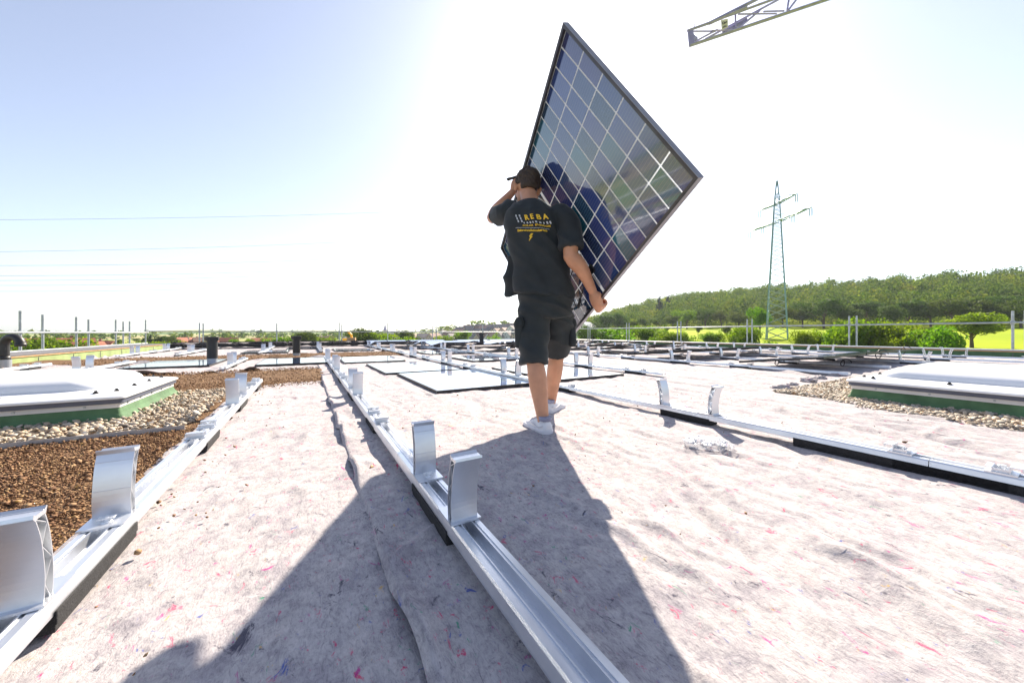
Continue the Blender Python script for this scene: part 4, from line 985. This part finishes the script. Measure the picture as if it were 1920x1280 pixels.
# ------------------------------------------------------------------ bag of brackets on the fleece
x, y, _ = at(1328, 838, F * H / (838 - HZ)); e = empty('bracket_bag', (x, y, .004), R(-12), 'clear plastic bag of small metal brackets lying on the fleece at the right', 'plastic bag')
V0, F0 = icos(5); s_ = np.array((.115, .078, .02)); V = np.sign(V0) * np.abs(V0) ** .75 * s_ + np.array((0, 0, .016)); V += V0 * (.012 * vnoise(V0 * 5, 1) + .006 * (1 - 2 * np.abs(vnoise(V0 * 11, 2))))[:, None]; V[:, 2] = np.maximum(V[:, 2], .0)
bg = fastmesh('bag_film', V, F0, M['bag'], e)
for q in range(16):
    b = MB(); a = rng.random() * PI; c, s__ = math.cos(a), math.sin(a); m_ = np.array(((c, -s__, 0), (s__, c, 0), (0, 0, 1)))
    p = np.array((rng.uniform(-.085, .085), rng.uniform(-.05, .05), rng.uniform(.008, .03))); b.box(p, (.036, .02, .003), m_); b.box(p + m_ @ np.array((.017, 0, .007)), (.003, .02, .014), m_); b.tube([p, p + np.array((0, 0, .012))], .004, 6); b.build('bracket', M['alu'], e)
# loose rubble crumbs on fleece
x, y, _ = at(697, 880, F * H / (880 - HZ)); V0, F0 = icos(3); V = V0 * (1 + .4 * vnoise(V0 * 2, 5))[:, None] * np.array((.008, .011, .007)) + np.array((0, 0, .012))
tag(fastmesh('clay_crumb', V, F0, M['wood'], smooth=True, loc=(x, y, 0)), 'small orange brown crumb on the fleece left of the middle rail', 'crumb')

# ------------------------------------------------------------------ trees
def crown(blobs, n, size, seed, hang=.25):
    """leaf clumps: small bent quads in and on a set of ellipsoid blobs (c, r)"""
    g = np.random.default_rng(seed); vol = np.array([b[1][0] * b[1][1] * b[1][2] for b in blobs]) ** (2 / 3); pr = vol / vol.sum()
    idx = g.choice(len(blobs), n, p=pr); C = np.array([b[0] for b in blobs])[idx]; Rd = np.array([b[1] for b in blobs])[idx]
    d = g.standard_normal((n, 3)); d /= np.linalg.norm(d, axis=1)[:, None]; rad = g.random(n) ** .25
    bumpy = 1 + .28 * vnoise(d * 2.6 + idx[:, None] * 3.1, seed)
    P = C + d * Rd * (rad * bumpy)[:, None]
    nrm = d + g.standard_normal((n, 3)) * .75; nrm /= np.linalg.norm(nrm, axis=1)[:, None]
    a = np.cross(nrm, g.standard_normal((n, 3))); a /= np.linalg.norm(a, axis=1)[:, None]; b_ = np.cross(nrm, a)
    s_ = size * g.uniform(.5, 1.25, n)[:, None]; a = a * s_; b_ = b_ * s_ * g.uniform(.5, 1, n)[:, None]
    V = np.stack([P - a, P - b_ * .8 + nrm * s_ * .2, P + a, P + b_], 1).reshape(-1, 3); Q = np.arange(4 * n).reshape(-1, 4); return V, Q
def tree_proto(kind, seed):
    g = np.random.default_rng(seed); h = 10.
    if kind == 'conifer':
        bl = []
        for k in range(16):
            f = k / 16; r = 2.1 * (1 - f) ** .9 + .25
            for q in range(5 if f < .6 else 3): a = q * 2 * PI / 5 + k; bl.append(((r * .5 * math.cos(a), r * .5 * math.sin(a), 1.2 + 8.6 * f), (r * .62, r * .62, .55)))
        V, Q = crown(bl, 3600, .22, seed); m = M['conifer']
    elif kind == 'bush':
        bl = [((g.normal() * 1.9, g.normal() * 1.9, 1.5 + g.random() * 2.6), (1.5 + g.random() * .9,) * 2 + (1.3 + g.random() * .8,)) for _ in range(11)] + [((g.normal() * 2.4, g.normal() * 2.4, 1.0), (1.4, 1.4, 1.1)) for _ in range(8)]
        V, Q = crown(bl, 5200, .24, seed); m = M['leafyellow']
    else:
        bl = [((g.normal() * 1.7, g.normal() * 1.7, 4.6 + g.random() * 4.0), (1.25 + g.random() * .9,) * 2 + (1.1 + g.random() * .8,)) for _ in range(15)]
        V, Q = crown(bl, 5200, .24, seed); m = M['leafyellow'] if kind == 'light' else M['leaf']
    e = empty({'bush': 'shrub', 'conifer': 'conifer_tree'}.get(kind, 'broadleaf_tree'), (0, 0, -500))
    fastmesh('crown', V, Q, m, e)
    b = MB(); top = 8.5 if kind == 'conifer' else (2.2 if kind == 'bush' else 6.2)
    b.tube(arc([(0, 0, -.6), (.08, 0, top * .3), (-.05, .1, top * .7), (.05, 0, top)], 9), np.linspace(.32, .08, 9) * (.6 if kind == 'bush' else 1), 9)
    if kind != 'conifer':
        for q in range(7):
            a = q * 2.4; z0 = top * (.3 + .08 * q); c = bl[q % len(bl)][0]; b.tube(arc([(0, 0, z0), (c[0] * .45, c[1] * .45, z0 + (c[2] - z0) * .5), (c[0] * .9, c[1] * .9, c[2])], 6), np.linspace(.13, .03, 6), 7)
    b.build('trunk', M['bark'], e, True); return e
PROTO = {}
for k, sd in (('conifer', 1), ('bush', 2), ('bush2', 5), ('broad', 3), ('broad2', 6), ('light', 4)): PROTO[k] = [tree_proto(k.rstrip('2'), sd), False]
TR = []
def plant(kind, px, r, top, label, group=None, wid=1.):
    """a tree at ground distance r on the bearing of px, its top reaching picture height top"""
    a = math.atan2(px - 960, F); X, Y = r * math.sin(a), r * math.cos(a); z = tz(X, Y); zt = H - (top - HZ) / F * Y
    k = max(.12, (zt - z) / {'conifer': 10., 'bush': 5.2, 'bush2': 5.2}.get(kind, 9.6))
    p = PROTO[kind]; o = p[0] if not p[1] else copy_tree(p[0]); p[1] = True
    o.location = (X, Y, z - .1); o.scale = (k * wid, k * wid, k); o.rotation_euler = (0, 0, rng.random() * 6)
    o['label'] = label; o['category'] = 'shrub' if kind.startswith('bush') else 'tree'
    if group: o['group'] = group
    elif 'group' in o: del o['group']
# bushes and trees on the meadow right of the roof
mead = [('bush', 1510, 95, 612, .8), ('bush2', 1533, 97, 610, .7), ('bush', 1562, 92, 606, .8), ('bush2', 1588, 90, 594, .9), ('bush', 1610, 88, 592, .9), ('bush', 1655, 86, 596, 1.), ('bush2', 1692, 84, 612, .9), ('bush', 1722, 82, 611, .9), ('bush2', 1752, 84, 607, .9), ('bush', 1785, 80, 606, 1.)]
for q, (k, px, r, top, w) in enumerate(mead): w *= .66; plant(k, px, r, top + 8, 'leafy green shrub of the hedge right of the pylon, %s from the left' % ordw(q), 'hedge shrubs on the meadow', w)
plant('light', 1822, 125, 588, 'spreading yellow green tree standing alone at the right on the meadow', None, 1.5)
plant('bush', 1410, 105, 612, 'dark shrub left of the pylon foot, behind the scaffold post', None, .9)
plant('light', 1425, 150, 578, 'tall pale green tree immediately left of the pylon', None, .75)
for q, (k, px, r, top, w) in enumerate([('broad', 1183, 150, 611, .8), ('bush', 1216, 120, 611, 1.1), ('bush2', 1235, 118, 613, .9), ('bush', 1263, 110, 622, 1.), ('broad2', 1249, 170, 608, .7), ('bush2', 1283, 112, 622, 1.), ('broad', 1309, 145, 608, .6), ('bush', 1327, 118, 625, .8), ('bush2', 1343, 118, 620, .7), ('broad2', 1365, 140, 606, .75), ('bush', 1385, 110, 622, .8), ('bush2', 1149, 120, 620, 1.1), ('bush', 1122, 110, 616, 1.3), ('broad', 1105, 110, 612, .9), ('bush2', 1165, 110, 626, 1.)]):
    plant(k, px, r, top, 'orchard tree or bush on the meadow between panel and pylon, number %s from the left' % ordw(sorted([1183, 1216, 1235, 1263, 1249, 1283, 1309, 1327, 1343, 1365, 1385, 1149, 1122, 1105, 1165]).index(px)), 'orchard on the meadow', w)
# distinct trees at the foot of the wooded hill
plant('conifer', 1237, 300, 552, 'dark pointed conifer on the wooded slope, the left one of a pair', None, 1.0)
plant('conifer', 1253, 300, 551, 'dark pointed conifer on the wooded slope, the right one of a pair', None, 1.0)
edge = [(1135, 590), (1158, 586), (1188, 598), (1208, 596), (1232, 600), (1262, 588), (1288, 582), (1322, 578), (1352, 583), (1385, 585), (1468, 578), (1505, 572), (1545, 560), (1585, 572), (1625, 566), (1665, 572), (1705, 564), (1745, 562), (1785, 560), (1830, 556), (1875, 555), (1915, 560)]
for q, (px, top) in enumerate(edge):
    plant(('broad', 'broad2', 'light', 'broad')[q % 4] if px < 1400 else ('broad', 'broad2')[q % 2], px, 232 + 8 * (q % 3), top, 'round leafy tree at the foot of the wooded hill, %s from the left' % ordw(q), 'trees along the forest edge', 1.25)
# left side: trees beyond the roof
left = [('broad', 70, 150, 633), ('bush', 92, 140, 634), ('bush2', 30, 130, 652), ('broad2', 138, 190, 637), ('broad', 205, 260, 638), ('broad2', 222, 270, 636), ('bush', 255, 180, 641), ('broad', 270, 300, 632), ('conifer', 282, 300, 625), ('broad2', 296, 300, 629), ('broad', 312, 300, 630), ('broad2', 325, 290, 630), ('bush', 310, 170, 640), ('light', 440, 200, 636), ('light', 470, 210, 636), ('broad', 572, 170, 622), ('bush', 520, 170, 632), ('bush2', 542, 170, 631), ('bush', 600, 180, 632), ('broad', 676, 140, 616), ('broad2', 690, 140, 619), ('light', 702, 140, 624), ('bush', 716, 140, 626), ('bush2', 733, 130, 628), ('broad', 756, 200, 620), ('broad2', 772, 200, 623), ('light', 868, 180, 621), ('bush', 835, 180, 629), ('bush2', 925, 160, 628)]
cnt = {}
left.sort(key=lambda a: a[1])
for q, (k, px, r, top) in enumerate(left): plant(k, px, r, top, 'tree or bush beyond the roof edge left of the man, %s from the left' % ordw(q), 'trees beyond the roof left of the man', .9)
for p, used in PROTO.values():
    if not used: p.location = (0, 0, -500)

# the wooded hill: one mass of crowns
def woodmass(name, label, n, gen, per, leafsz, mat, seed):
    g = np.random.default_rng(seed); protos = []
    for q in range(5):
        bl = [((g.normal() * .23, g.normal() * .23, .38 + g.random() * .4), (.16 + g.random() * .12,) * 2 + (.13 + g.random() * .08,)) for _ in range(9)] + [((0, 0, .52), (.40, .40, .36))] * 3 + [((0, 0, .2), (.34, .34, .24))]
        protos.append(crown(bl, per, leafsz, seed + q)[0])
    Vs = []
    for q in range(n):
        X, Y, hgt, wd_ = gen(g); 
        if X is None: continue
        a = g.random() * 6.28; c, s__ = math.cos(a), math.sin(a); V = protos[q % 5]
        Vs.append(np.stack([(V[:, 0] * c - V[:, 1] * s__) * wd_ + X, (V[:, 0] * s__ + V[:, 1] * c) * wd_ + Y, V[:, 2] * hgt + tz(X, Y)], 1))
    V = np.concatenate(Vs); o = fastmesh(name, V, np.arange(len(V)).reshape(-1, 4), mat); tag(o, label, 'forest', kind='stuff'); return o
cells_ = [(az, r) for r in np.arange(262, 460, 10.) for az in np.arange(.185, 1.12, 10. / r)]
random.shuffle(cells_); it_ = iter(cells_)
def gen_forest(g):
    az, r = next(it_); az += g.normal() * .008; r += g.normal() * 2.5; u = .6 * math.sin(az) * r + .8 * math.cos(az) * r
    X, Y = r * math.sin(az), r * math.cos(az)
    return X, Y, g.uniform(10, 21) * (.75 + .25 * min(1, (az - .15) / .3)), g.uniform(12, 19)
woodmass('forest', 'dense wood of round crowned trees covering the hill behind the meadow', len(cells_), gen_forest, 520, .040, M['forest'], 21)
def gen_far(g):
    az = g.uniform(-1.1, .05); r = g.choice([560, 700, 900, 1500, 2100]) * g.uniform(.93, 1.07); az = round(az * 9) / 9 + g.normal() * .035
    return r * math.sin(az), r * math.cos(az), g.uniform(8, 16), g.uniform(12, 26)
woodmass('woodland', 'distant patches of woodland in the hazy valley on the left', 230, gen_far, 60, .13, M['forest'], 33)

# ------------------------------------------------------------------ houses
def house(px, r, py_roof, w, d, kind, yaw, label, group=None, storeys=2, cat='house', base=None):
    """gabled house; py_roof is the picture height of its ridge"""
    a = math.atan2(px - 960, F); X, Y = r * math.sin(a), r * math.cos(a); z0 = tz(X, Y) - .5; zr = H - (py_roof - HZ) / F * Y
    rh = d * .42; wh = max(2.8, zr - z0 - rh); e = empty('gabled_house', (X, Y, z0), yaw, label, cat, group)
    wm, rm = kind; b = MB(); hw, hd_ = w / 2, d / 2
    P = [(-hd_, 0), (hd_, 0), (hd_, wh), (0, wh + rh), (-hd_, wh)]; b.extrude(P, -hw, hw, 'x'); b.build('wall', M[wm], e)
    b = MB(); t = .25; o = .5
    for sgn in (-1, 1):
        sl = rh / hd_; P = [(sgn * (hd_ + o), wh - o * sl + .04), (0, wh + rh + .04), (0, wh + rh + .04 + t), (sgn * (hd_ + o), wh - o * sl + .04 + t)]
        if sgn > 0: P = P[::-1]
        b.extrude(P, -hw - o, hw + o, 'x')
    rf = b.build('roof', M[rm], e)
    b = MB(); b.box((hw * .3, hd_ * .25, wh + rh + .2), (.7, .7, 1.6)); b.build('chimney', M['tilebrown'], rf)
    nwin = max(2, int(w / 3.2))
    for sgn in (-1, 1):
        for f_ in range(max(1, int(wh / 2.8))):
            zc = wh - 1.3 - 2.7 * f_
            if zc < .8: break
            for q in range(nwin):
                b = MB(); x = -hw + w * (q + .5) / nwin; b.box((x, sgn * (hd_ + .02), zc), (1.1, .06, 1.25)); wo = b.build('window', M['rwhite'], e)
                b = MB(); b.box((x, sgn * (hd_ + .055), zc), (.92, .02, 1.05)); b.build('pane', M['pane'], wo)
    for sgn in (-1, 1):
        for zc, xo in ((wh + rh * .3, 0), (wh - 1.4, -1.6), (wh - 1.4, 1.6)):
            b = MB(); b.box((sgn * (hw + .02), xo, zc), (.06, 1.0, 1.2)); wo = b.build('window', M['rwhite'], e)
            b = MB(); b.box((sgn * (hw + .055), xo, zc), (.02, .84, 1.02)); b.build('pane', M['pane'], wo)
    return e
g = np.random.default_rng(12)
walls = ['rcream', 'rwhite', 'rpink', 'rwhite', 'rcream']; roofs = ['tilegrey', 'tilebrown', 'tilegrey', 'tilerosy', 'tilegrey']
rows = []
for row, (r, y0, y1, x0, x1, n) in enumerate(((330, 630, 618, 850, 972, 8), (380, 626, 610, 845, 978, 9), (430, 622, 604, 862, 990, 9), (480, 617, 601, 880, 995, 7))):
    for q in range(n):
        f_ = q / (n - 1); rows.append((row, q, x0 + (x1 - x0) * f_ + g.normal() * 2, r + g.normal() * 6, y0 + (y1 - y0) * f_ + g.normal() * .7))
for (row, q, px, r, py) in rows:
    house(px, r, py, g.uniform(11, 16), g.uniform(9, 11), (walls[(q + row) % 5], roofs[(q * 2 + row) % 5]), R(g.choice([-20, 60, -30]) + g.normal() * 5), 'village house on the slope left of the man, %s row up, %s from the left' % (ordw(row), ordw(q)), 'village houses on the slope')
lowh = [(757, 420, 629), (775, 400, 627), (795, 380, 628), (815, 360, 627), (832, 400, 624), (742, 460, 628), (705, 480, 629), (655, 430, 631), (612, 380, 634)]
for q, (px, r, py) in enumerate(sorted(lowh)): house(px, r, py, 13, 10, (walls[q % 5], roofs[(q + 1) % 5]), R(30 + 25 * (q % 3)), 'small valley house near the church spire, %s from the left' % ordw(q), 'valley houses around the church')
lh = [(116, 170, 635.5, 'rpink', 'tilered'), (150, 200, 642, 'rwhite', 'tilered'), (172, 210, 644, 'rcream', 'tilered'), (50, 210, 643, 'rwhite', 'tilegrey'), (330, 330, 637, 'rpink', 'tilebrown'), (348, 330, 634, 'rcream', 'tilered'), (362, 340, 633, 'rpink', 'tilered'), (384, 330, 634, 'rcream', 'tilebrown'), (402, 320, 636, 'rochre', 'tilered'), (425, 320, 637, 'rwhite', 'tilered'), (492, 300, 634, 'rpink', 'tilered'), (536, 300, 636, 'rwhite', 'tilerosy')]
for q, (px, r, py, wm, rm) in enumerate(sorted(lh)): house(px, r, py, 12, 10, (wm, rm), R(20 + 30 * (q % 3)), 'house with a %s roof left of the vent pipes, %s from the left' % ({'tilered': 'red', 'tilebrown': 'brown', 'tilegrey': 'grey', 'tilerosy': 'rosy'}[rm], ordw(q)), 'houses beyond the left roof edge')
house(1100, 260, 604, 22, 12, ('rwhite', 'sheet'), R(60), 'long white house with pale roof at the foot of the hill right of the man', None)
# church
a = math.atan2(722 - 960, F); r = 620; X, Y = r * math.sin(a), r * math.cos(a); z0 = tz(X, Y) - 1; zt = H - (604.5 - HZ) / F * Y; e = empty('church', (X, Y, z0), R(20), 'village church with a slim dark pointed spire', 'church')
hh = zt - z0; tb = hh * .52
b = MB(); b.box((0, 0, tb / 2), (6, 6, tb)); tw = b.build('tower', M['rcream'], e)
b = MB(); b.loft([np.array([(3.4 * k * math.cos(q), 3.4 * k * math.sin(q), tb + z) for q in np.linspace(0, 2 * PI, 8, endpoint=False) + PI / 8]) for k, z in ((1.05, 0), (.55, (hh - tb) * .3), (.28, (hh - tb) * .62), (.02, hh - tb))]); b.build('spire', M['crane'], e)
b = MB(); b.extrude([(-5, 0), (5, 0), (5, 8), (0, 13), (-5, 8)], 3.01, 22, 'x'); b.build('nave', M['rcream'], e)
for sgn in (-1, 1):
    b = MB(); b.box((0, sgn * 3.03, tb - 3), (1.4, .06, 2.6)); b.build('window', M['pane'], tw)
# small yellow machine and tan board stack standing beyond the far edge
x, y, z = at(712 - 48, 640, 24); 
e = empty('site_crane', (x, y, -9.4), 0, 'orange yellow loader arm reaching up beyond the far roof edge', 'loader'); 
p0 = at(646, 634, 24); p1 = at(663, 633.5, 24); p2 = at(652, 620.5, 24)
b = MB(); b.box((((p0[0] + p1[0]) / 2 - x), 0, (p0[2] + 9.4) / 2), (.62, .6, p0[2] + 9.4)); b.build('mast', M['orange'], e)
b = MB(); q0 = (p1[0] - x - .12, 0, p0[2] + 9.4); q1 = (p2[0] - x, 0, p2[2] + 9.4); b.tube([q0, ((q0[0] + q1[0]) / 2 + .1, 0, (q0[2] + q1[2]) / 2), q1], .07, 6); b.build('arm', M['orange'], e)
x, y, z = at(659, 635, 18.0); b = MB()
for q in range(4): b.box((0, 0, .06 + q * .085), (.42 - .01 * q, .4, .078))
tag(b.build('board_stack', M['cardboard'], None, bevel=.004, loc=(x, y, .0), rz=.3), 'small stack of tan boards near the far roof edge below the orange arm', 'board stack')

# ------------------------------------------------------------------ lattice pylon
def beam(b, p, q, w):
    b.tube([p, q], w / 2, 4, True)
PYY = 112.; px_ = (1457 - 960) / F * PYY; pz = tz(px_, PYY); PR = R(50); e = empty('power_pylon', (px_, PYY, pz), PR, 'tall grey green lattice power pylon with two crossarms standing on the meadow', 'pylon')
def zat(py, Y=PYY): return H - (py - HZ) / F * Y - pz
ztop = zat(340); zA = zat(380); zB = zat(414); zb0 = 0
def half(z): return np.interp(z, [0, zB, zA, ztop], [2.75, 1.0, .7, .12])
b = MB(); zs = [0]
while zs[-1] < zA - 1: zs.append(zs[-1] + max(1.3, half(zs[-1]) * .95))
zs += [zA, (zA + ztop) / 2, ztop]
C4 = [(1, 1), (-1, 1), (-1, -1), (1, -1)]
for (sx, sy) in C4:
    for z0, z1 in zip(zs[:-1], zs[1:]): beam(b, (sx * half(z0), sy * half(z0), z0), (sx * half(z1), sy * half(z1), z1), .31 if z0 < zB else .28)
b.build('legs', M['pylon'], e)
b = MB()
for k, (z0, z1) in enumerate(zip(zs[:-1], zs[1:])):
    for q in range(4):
        (ax, ay), (bx, by) = C4[q], C4[(q + 1) % 4]; h0, h1 = half(z0), half(z1)
        if z0 < 17: q_ = MB(); q_.tube([(ax * h0, ay * h0, z0), (bx * h1, by * h1, z1)], .08, 4); q_.build('brace', M['galv'], e)
        else: beam(b, (ax * h0, ay * h0, z0), (bx * h1, by * h1, z1), .15)
        beam(b, (bx * h0, by * h0, z0), (ax * h1, ay * h1, z1), .11)
b.build('bracing', M['pylon'], e)
ad = np.array((0.05, -1.0)); c8, s8 = math.cos(-PR), math.sin(-PR); ad = np.array((ad[0] * c8 - ad[1] * s8, ad[0] * s8 + ad[1] * c8)); ap = np.array((-ad[1], ad[0]))
for z, L, hang in ((zA, 7.4, (1.,)), (zB, 12.2, (1., .5))):
    b = MB(); hw = half(z)
    for sgn in (-1, 1):
        tip = np.array((*(ad * L * sgn), z))
        for w_ in (-1, 1):
            p = np.array((*(ad * hw * .7 * sgn + ap * hw * w_), z - .35)); beam(b, p, tip, .42); beam(b, (*(ad * hw * .9 * sgn + ap * hw * w_ * .9), z + 1.4), tip, .18)
            for k in range(6):
                f0, f1 = k / 6, (k + 1) / 6; lo = lambda f, w=w_: p * (1 - f) + tip * f
                pp = np.array((*(ad * hw * sgn - ap * hw * w_), z - .35)); beam(b, lo(f0), pp * (1 - f1) + tip * f1, .2)
    b.build('crossarm', M['pylon'], e)
    for sgn in (-1, 1):
        for hf in hang:
            b = MB(); c = ad * L * sgn * hf * .98
            for w_ in (-.35, .35):
                for k in range(9): b.tube([(c[0] + ap[0] * w_, c[1] + ap[1] * w_, z - .3 - k * .24), (c[0] + ap[0] * w_, c[1] + ap[1] * w_, z - .42 - k * .24)], .16, 6)
                beam(b, (c[0] + ap[0] * w_, c[1] + ap[1] * w_, z), (c[0] + ap[0] * w_, c[1] + ap[1] * w_, z - 2.6), .06)
            beam(b, (c[0] - ap[0] * .4, c[1] - ap[1] * .4, z - 2.6), (c[0] + ap[0] * .4, c[1] + ap[1] * .4, z - 2.6), .1); b.build('insulator', M['insulator'], e)
b = MB(); beam(b, (-.5, 0, ztop), (.5, 0, ztop), .2); beam(b, (0, 0, ztop), (0, 0, ztop + .8), .15); b.build('earth_wire_bracket', M['pylon'], e)
# distant wires on the left
for q, (x0, y0, x1, y1) in enumerate(((-40, 412.5, 720, 398), (-40, 472.5, 640, 454), (-40, 498, 600, 487), (-40, 517, 560, 507), (-40, 526, 560, 515), (-40, 535, 520, 526), (-40, 546, 480, 538))):
    Y0, Y1 = 210., 330.; A = np.array(at(x0, y0, Y0)); B = np.array(at(x1, y1, Y1)); P = []
    for f_ in np.linspace(0, 1, 24): p = A * (1 - f_) + B * f_; p[2] -= 5 * 4 * f_ * (1 - f_) * .25; P.append(p)
    b = MB(); b.tube(P, .11, 5); tag(b.build('power_line', M['wire']), 'thin overhead power line in the left sky, %s from the top' % ordw(q), 'power line', 'overhead wires in the left sky')

# ------------------------------------------------------------------ crane jib at the top right
CY = 24.
def cp(px, py, dY=0.): return np.array(at(px, py, CY + dY))
e = empty('crane_jib', tuple(cp(1290, 74)), 0, 'blue grey steel crane jib with a small cream sign reaching in at the top right', 'crane'); e0 = cp(1290, 74)
def jb(b, p, q, w): b.tube([p - e0, q - e0], w / 2 * 1.2, 4)
d1 = (cp(1555, -1) - cp(1293, 87)); d1u = d1 / np.linalg.norm(d1); dep = np.array((.10, 1.0, .12)) * 1.15
A0 = cp(1293, 86); A1 = A0 + d1 * 1.5; B0 = cp(1289, 58); B1 = cp(1470, -8) + (cp(1470, -8) - B0) * .8
n0 = lambda P0, P1, f: P0 + (P1 - P0) * f
b = MB(); jb(b, A0, A1, .2); b.build('lower_chord', M['crane'], e)
b = MB(); jb(b, B0, B1, .15); b.build('second_chord', M['crane'], e)
b = MB(); T0_ = cp(1330, 44); T1_ = cp(1425, -4); jb(b, B0, T0_, .16); jb(b, T0_, T1_ + (T1_ - T0_) * 1.5, .2)
for dd in np.linspace(-.1, .18, 5): jb(b, T0_ + (0, dd * .2, dd * .1), cp(1398, 14) + (0, dd, dd * .9), .2)
b.build('top_chord', M['crane'], e)
b = MB(); C0 = cp(1322, 74, .6); jb(b, C0, cp(1470, -6, .6), .12)
for dd in np.linspace(0, .3, 4): jb(b, cp(1355, 60, .5) - (0, 0, dd * .6), cp(1400, 36, .5) - (0, 0, dd * .6), .13)
for (x0, y0, x1, y1) in ((1300, 59, 1342, 59), (1379, 27, 1379, 54), (1384, 27, 1456, 26), (1384, 54, 1425, 20), (1432, 22, 1470, 21), (1476, 20, 1480, -6), (1478, 20, 1496, -4), (1300, 80, 1345, 56), (1335, 58, 1378, 56)): jb(b, cp(x0, y0, .3), cp(x1, y1, .4), .11)
b.build('lacing', M['crane'], e)
b = MB()
for k in np.linspace(0, 1, 7): jb(b, n0(cp(1290, 57), cp(1299, 58), k), n0(cp(1293, 87), cp(1301, 84), k), .09)
for (x, y) in ((1297, 66), (1300, 70), (1299, 75), (1304, 73)): b.ell(cp(x, y, .05) - e0, (.16, .1, .16), None, 10, 8)
jb(b, cp(1302, 52), cp(1302, 44), .04); b.build('end_plate', M['crane'], e)
b = MB(); P = [cp(1352, 38, -.1) - e0, cp(1365, 35, -.1) - e0, cp(1365, 51, -.1) - e0, cp(1353.5, 56, -.1) - e0]; b.add(P + [p + V3(0, .03, 0) for p in P], [(0, 1, 2, 3), (7, 6, 5, 4), (0, 4, 5, 1), (1, 5, 6, 2), (2, 6, 7, 3), (3, 7, 4, 0)]); sg = b.build('sign', M['sign'], e)
b = MB()
for (x0, y0, x1, y1) in ((1355, 42, 1357.3, 41.3), (1355, 45.8, 1357.3, 45.2), (1355, 42, 1355, 45.8), (1358.4, 41.2, 1358.4, 45), (1358.4, 41.2, 1360, 43), (1360, 43, 1358.4, 45), (1361.3, 40.3, 1361.3, 44), (1361.3, 40.3, 1363.2, 40), (1361.3, 42, 1363, 41.8), (1356.5, 49, 1356.5, 52.5), (1358.5, 48.3, 1358.5, 51.8), (1358.5, 50, 1361.3, 49), (1361.3, 47.2, 1361.3, 51)):
    b.tube([cp(x0, y0, -.125) - e0, cp(x1, y1, -.125) - e0], .018, 4)
b.build('sign_lettering', M['blackplastic'], sg)

# ------------------------------------------------------------------ air
hz = MB(); hz.box((0, 0, 45), (11600, 11600, 112))
t = NT('air'); t.N.remove(t.p); pv = t.n('VolumePrincipled'); pv.inputs['Color'].default_value = (.8, .9, 1, 1); pv.inputs['Density'].default_value = .00011; pv.inputs['Anisotropy'].default_value = .45
t.lk(pv.outputs[0], t.out.inputs['Volume'])
tag(hz.build('haze', t.m), 'thin pale summer haze filling the valley', 'haze', kind='stuff')
